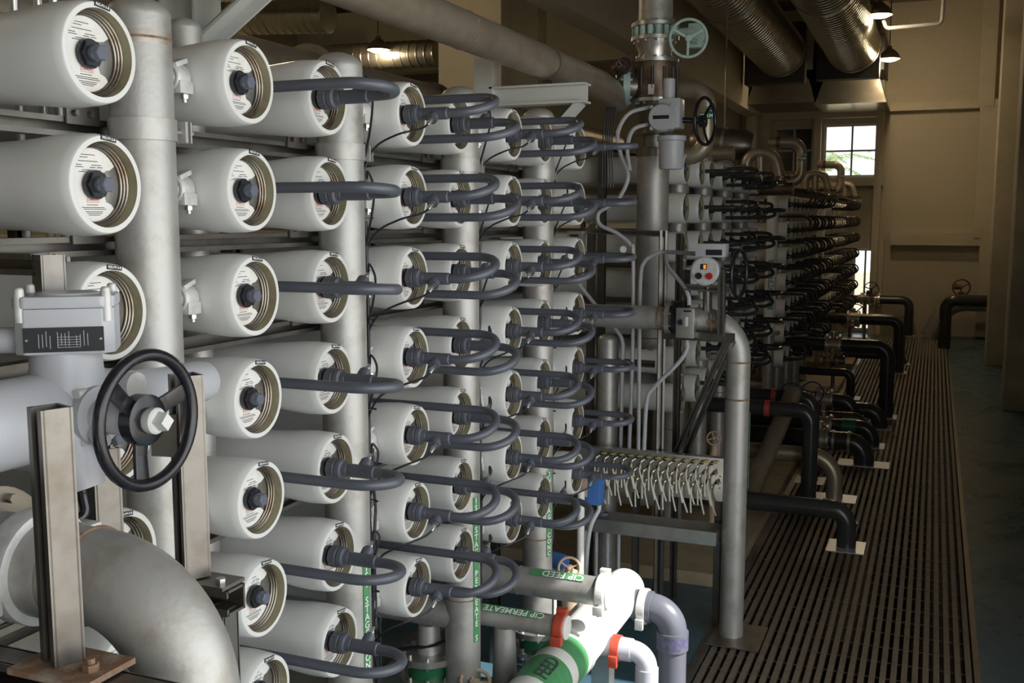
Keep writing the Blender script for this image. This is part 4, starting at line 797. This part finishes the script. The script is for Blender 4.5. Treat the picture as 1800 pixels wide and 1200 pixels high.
# blue handwheel valves and brass/steel valve clusters along the aisle
def cluster(label, px, py, Y, wheelm, sgrp, R=.14):
    c = U(px, py, Y=Y); t = thing('gate_valve', label, 'valve', c, sgrp)
    wheel(t, (0, 0, 0), (.35, -1, .25), R, wheelm, 3, .010, .7); put('stem', MB().cyl((0, 0, 0), (-.05, .16, -.12), .018, n=10), 'steelclean', t)
    for xx in (-.06, -.20): fm = MB(); flange(fm, (xx, .2, -.22), (1, 0, 0), .13, .035, 8, 20); put('flange', fm, 'brass_lampwarm', t)
    put('valve_body', MB().cyl((-.28, .2, -.22), (.05, .2, -.22), .085, n=20).cyl((-.06, .2, -.22), (-.05, .17, -.05), .06, n=16), 'steeldark', t)
    put('support_leg', MB().cyl((-.12, .2, -.22), (-.12, .2, -c.z), .03, n=12), 'steeldark', t)
cluster('blue handwheel valve beside the white pipe, left of pair', 1392, 692, 12.2, 'bluewheel', 'blue handwheel valves'); cluster('blue handwheel valve beside the white pipe, right of pair', 1428, 690, 12.6, 'bluewheel', 'blue handwheel valves')
cluster('blue handwheel valve at the foot of the third rack', 1478, 612, 16.6, 'bluewheel', 'blue handwheel valves', .16); cluster('dark blue handwheel valve at the farthest rack', 1505, 548, 20.5, 'bluewheel', 'blue handwheel valves', .16); cluster('small dark handwheel valve against the far window', 1532, 508, 22.8, 'bluewheel', 'blue handwheel valves', .16)
tv = thing('gate_valve', 'rust-brown handwheel valve behind the sampling panel', 'valve', U(1255, 770, Y=8.2)); wheel(tv, (0, 0, 0), (.2, -1, .1), .062, 'tanpaint', 4, .007, .3); put('body', MB().lathe([(-tv.location.z, .04), (-.22, .04), (-.20, .05), (-.12, .03), (-.03, .022)], (0, .04, 0), (0, 0, 1), 14), 'tanpaint', tv)
for k in range(4):
    Y = COLY[1] + DY * k + .35 + (1.0 if k == 0 else 0)
    lowpipe('long pale manifold pipe running level low in front of the %s' % RACK[k], (-3.4, 2.1 + DY * k, .45), (-2.05, 2.1 + DY * k, .45), .10, 'steel')
# diagonal pale pipe behind the riser
dp0, dp1 = U(1394, 690, Y=10.7), U(1312, 885, Y=9.2); lowpipe('cream pipe slanting down left behind the tall stainless riser', dp0, dp1, .085, 'brass_lampwarm')
# ------------------------------------------------------------------ white risers of the far racks and permeate loops above
for k in (2, 3):
    t = thing('white_riser', 'white painted riser with green first-stage label at the start of the %s' % RACK[k], 'pipe', (XH, COLY[8] - .52 + DY * k, 0), 'white risers')
    put('pipe', MB().lathe(dome(.075, 1.25, 3.06), (0, 0, 0), (0, 0, 1), 28), 'whitepipe', t); fm = MB(); flange(fm, (0, 0, 1.27), (0, 0, 1), .14, .03, 8, 24); put('flange', fm, 'steelclean', t); put('lower_pipe', MB().cyl((0, 0, .1), (0, 0, 1.25), .07, n=24), 'steel', t)
    a = math.radians(-78); nrm = Vector((math.cos(a), math.sin(a), 0)); tn = Vector((-math.sin(a), math.cos(a), 0))
    put('green_label', MB().prism([(-.035, -.32), (.035, -.32), (.035, .32), (-.035, .32)], nrm * .074, tn, (0, 0, 1), .002), 'greendk', t, (0, 0, 1.9)); text('writing', '1ST STAGE', .085, nrm * .078 + Vector((0, 0, 1.98)), (0, 0, -1), tn, 'ink_white', t, .001)
for k in (1, 2, 3):
    Yp = 8.0 + DY * (k - 1); base = Vector((0, Yp, 0))
    def q_(px, py): v_ = U(px, py, Y=8.0); return Vector((v_.x, Yp, v_.z))
    P = [q_(1180, 157) + Vector((-.15, 0, 0)), q_(1243, 157), q_(1240, 285), q_(1195, 272)]
    t = elbow_pipe('permeate_pipe', 'lamplight-tinted permeate pipe looping down with a green TO PERMEATE sign above the %s' % RACK[k], P, .068, 'brass_lampwarm', .14, group='permeate loops above the racks', bands=((0, .3, .05),), bandm='tarnish', seg=28); o = Vector(P[-1])
    c = q_(1243, 205) - o; put('green_sign', MB().box(c + Vector((.01, -.071, .0)), (.10, .004, .05)).box(c + Vector((.035, -.071, .045)), (.06, .004, .045)), 'greendk', t)
    text('writing', 'PERM', .042, c + Vector((.01, -.0745, 0)), (1, 0, 0), (0, 0, 1), 'ink_white', t, .0006); text('writing', 'TO', .038, c + Vector((.035, -.0745, .045)), (1, 0, 0), (0, 0, 1), 'ink_white', t, .0006)
    Yl = 12.6 + DY * (k - 1)
    def r_(px, py): v_ = U(px, py, Y=12.6); return Vector((v_.x, Yl, v_.z))
    P = [r_(1312, 326), r_(1312, 266), r_(1362, 272), r_(1374, 326)]
    t = elbow_pipe('crossover_pipe', 'lamplight-tinted inverted-U crossover pipe on top of the %s' % RACK[k], P, .068, 'brass_lampwarm', .16, group='crossover pipes on top of the racks', seg=28); o = Vector(P[-1])
    put('drop_leg', MB().cyl(r_(1337, 275) - o, r_(1337, 326) - o, .055, n=20), 'brass_lampwarm', t)
    for pp in (1312, 1337, 1372): fm = MB(); flange(fm, r_(pp, 312) - o, (0, 0, 1), .12, .03, 8, 20); put('flange', fm, 'tarnish', t)
    mp_ = r_(1312, 330); put('manifold', MB().cyl(mp_ - o + Vector((-.5, 0, -.02)), mp_ - o + Vector((.55, 0, -.02)), .075, n=24), 'tarnish', t)
    put('support_post', MB().cyl(mp_ - o + Vector((-.45, 0, -.05)), Vector((mp_.x - .45, Yl, 0)) - o, .03, n=12), 'steeldark', t)
    tag(put('manifold_pipe', MB().cyl((-1.9, 0, 0), (.15, 0, 0), .075, n=28), 'brass_lampwarm', None, (-2.15, Yl - 1.6, r_(1312, 284).z)), 'lamplight-tinted level manifold pipe lying across the top of the %s' % RACK[k], 'pipe', 'manifold pipes on the racks')
dr = U(1280, 254, Y=13.2); t = thing('strainer_drum', 'dark steel drum lying behind the top of the second rack', 'drum', dr); put('drum', MB().lathe([(-.5, .0), (-.46, .17), (-.4, .2), (.22, .2), (.32, .15)], (0, 0, 0), (1, .0, -.1), 32), 'steeldark', t); put('hanger', MB().cyl((-.05, 0, .19), (-.05, 0, ZR - dr.z), .012, n=8), 'steeldark', t); put('band', MB().lathe([(-.02, .201), (-.02, .21), (.02, .21), (.02, .201)], (-.05, 0, .005), (1, 0, -.1), 32, False), 'steelclean', t)
# ------------------------------------------------------------------ ducts, hoods, lamps, overhead
def spiral_duct(label, p0, p1, r, grp, seams=True):
    p0, p1 = Vector(p0), Vector(p1); L = (p1 - p0).length; n = int(L / .17); pr_ = []
    for i in range(n):
        t0 = i * L / n; pr_ += [(t0, r), (t0 + L / n * .8, r), (t0 + L / n * .85, r * 1.03), (t0 + L / n * .95, r * 1.03)]
    pr_.append((L, r)); o = p1; t = thing('spiral_duct', label, 'duct', o, grp); put('duct', MB().lathe(pr_, p0 - o, p1 - p0, 40), 'duct', t, sharp=25)
    if seams:
        ax = (p1 - p0).normalized()
        for f_ in (.55, .985): put('collar', MB().lathe([(-.04, r * 1.0), (-.04, r * 1.05), (.04, r * 1.05), (.04, r * 1.0)], (p0 - o) + ax * (L * f_), p1 - p0, 40, False), 'steeldark', t)
    return t
DUCT = []
for i, (px, py, Yd, r) in enumerate(((1372, 92, 22.6, .50), (1500, 82, 22.6, .52))):
    e = U(px, py, Y=Yd); DUCT.append(e); spiral_duct(('large shiny spiral duct running overhead, left of the pair by the far wall', 'large shiny spiral duct running overhead, right of the pair by the far wall')[i], (e.x, 9.0, e.z + .15), e, r, 'overhead spiral ducts')
    hb = thing('duct_hood', ('dark louvred hood hanging under the left overhead duct on the far wall', 'bright metal hood hanging under the right overhead duct on the far wall')[i], 'hood', (U((1385, 1502)[i], 190, Y=25.0).x, YF - 1.0, 0), 'duct hoods')
    zt_ = U(px, 128, Y=24.6).z; zb_ = U(px, 192, Y=25.0).z; wt, wb = .34, .74
    put('collar_box', MB().box((0, -2.15, e.z), (1.25, .35, 1.25)), 'boxdark', hb, bevel=.02); put('frame', MB().bar((-.62, -1.6, zt_ + .05), (.62, -1.6, zt_ + .05), .06, .06), 'boxdark', hb)
    hm = MB(); i0 = len(hm.v)
    for (z, wq, y0_, y1_) in ((zt_, wt, -1.2, .95), (zt_ - .28, wb * .8, -1.25, .95), (zb_, wb, -1.3, .95)):
        hm.v += [(-wq, y0_, z), (wq, y0_, z), (wq, y1_, z), (-wq, y1_, z)]
    for j in range(2):
        for q4 in range(4): hm.f.append((i0 + j * 4 + q4, i0 + j * 4 + (q4 + 1) % 4, i0 + j * 4 + 4 + (q4 + 1) % 4, i0 + j * 4 + 4 + q4))
    hm.f.append((3, 2, 1, 0)); hm.f.append((8, 9, 10, 11)); put('hood', hm, 'duct' if i else 'steeldark', hb)
    put('plenum', MB().box((0, -.1, (e.z + zt_) / 2 + .2), (1.3, 2.0, e.z - zt_ + .5)), 'boxdark', hb)
    for xx in (-.5, .5): put('hanger', MB().cyl((xx, -2.0, e.z + .5), (xx, -2.0, ZR), .012, n=8), 'steeldark', hb)
p = U(500, 25, Y=16.5); spiral_duct('spiral duct crossing the dim left background, upper one', (p.x - 2, 16.5, p.z + .05), (p.x + .95, 16.5, p.z - .1), .30, 'background spiral ducts', False)
p = U(700, 98, Y=18.5); spiral_duct('spiral duct crossing behind the left pendant lamp', (p.x - 1.6, 18.5, p.z + .05), (p.x + .9, 18.5, p.z), .26, 'background spiral ducts', False)
def lamp(label, px, py, Y, e, at=None):
    c = Vector(at) if at else U(px, py, Y=Y); t = thing('pendant_lamp', label, 'lamp', c, 'pendant lamps')
    put('shade', MB().lathe([(0, .22), (.03, .215), (.12, .17), (.19, .09), (.22, .05), (.27, .045)], (0, 0, 0), (0, 0, 1), 32, False), 'lampshade', t); put('glass', MB().lathe([(-.05, .06), (-.035, .13), (.0, .205), (.01, .205)], (0, 0, 0), (0, 0, 1), 32), 'lampglow', t); put('cord', MB().cyl((0, 0, .26), (0, 0, ZR - c.z), .01, n=8), 'black', t)
    l = light('lamp_bulb', 'POINT', (0, 0, -.14), e, (1, .76, .46), shadow_soft_size=.12); l.parent = t
lamp('glowing pendant lamp in the dim left background', 665, 88, 18.0, 120); lamp('glowing pendant lamp beside the right metal hood', 1563, 104, 23.2, 80); lamp('pendant lamp at the top right, above the other', 1546, 27, 19.5, 40)
lamp('added unseen lamp high over the back of the front rack, left bay', 0, 0, 0, 110, (-7.5, 10, 6.3)); lamp('added unseen lamp high over the left bay beside the photographer', 0, 0, 0, 60, (-7.5, 3, 6.3))  # both lamps are made up, out of view, to light the left bay
tr_ = U(1600, 45, Y=20); tag(put('ceiling_conduit', MB().tube(fillet([(tr_.x - .45, 20, tr_.z + .12), (tr_.x - .40, 20, tr_.z - .02), (tr_.x + .52, 20, tr_.z), (tr_.x + .56, 20, ZR)], .08), .035, 12), 'paintgrey'), 'bent grey conduit hanging from the ceiling at top right', 'conduit')
tag(put('wall_conduit', MB().tube(fillet([(U(1302, 210, Y=25.8).x, 25.8, 3.2), (U(1302, 210, Y=25.8).x, 25.8, U(1302, 142, Y=25.8).z), (U(1440, 142, Y=25.8).x, 25.6, U(1440, 142, Y=25.8).z)], .15), .03, 10), 'steeldark'), 'thin dark conduit on the far wall under the left hood', 'conduit')
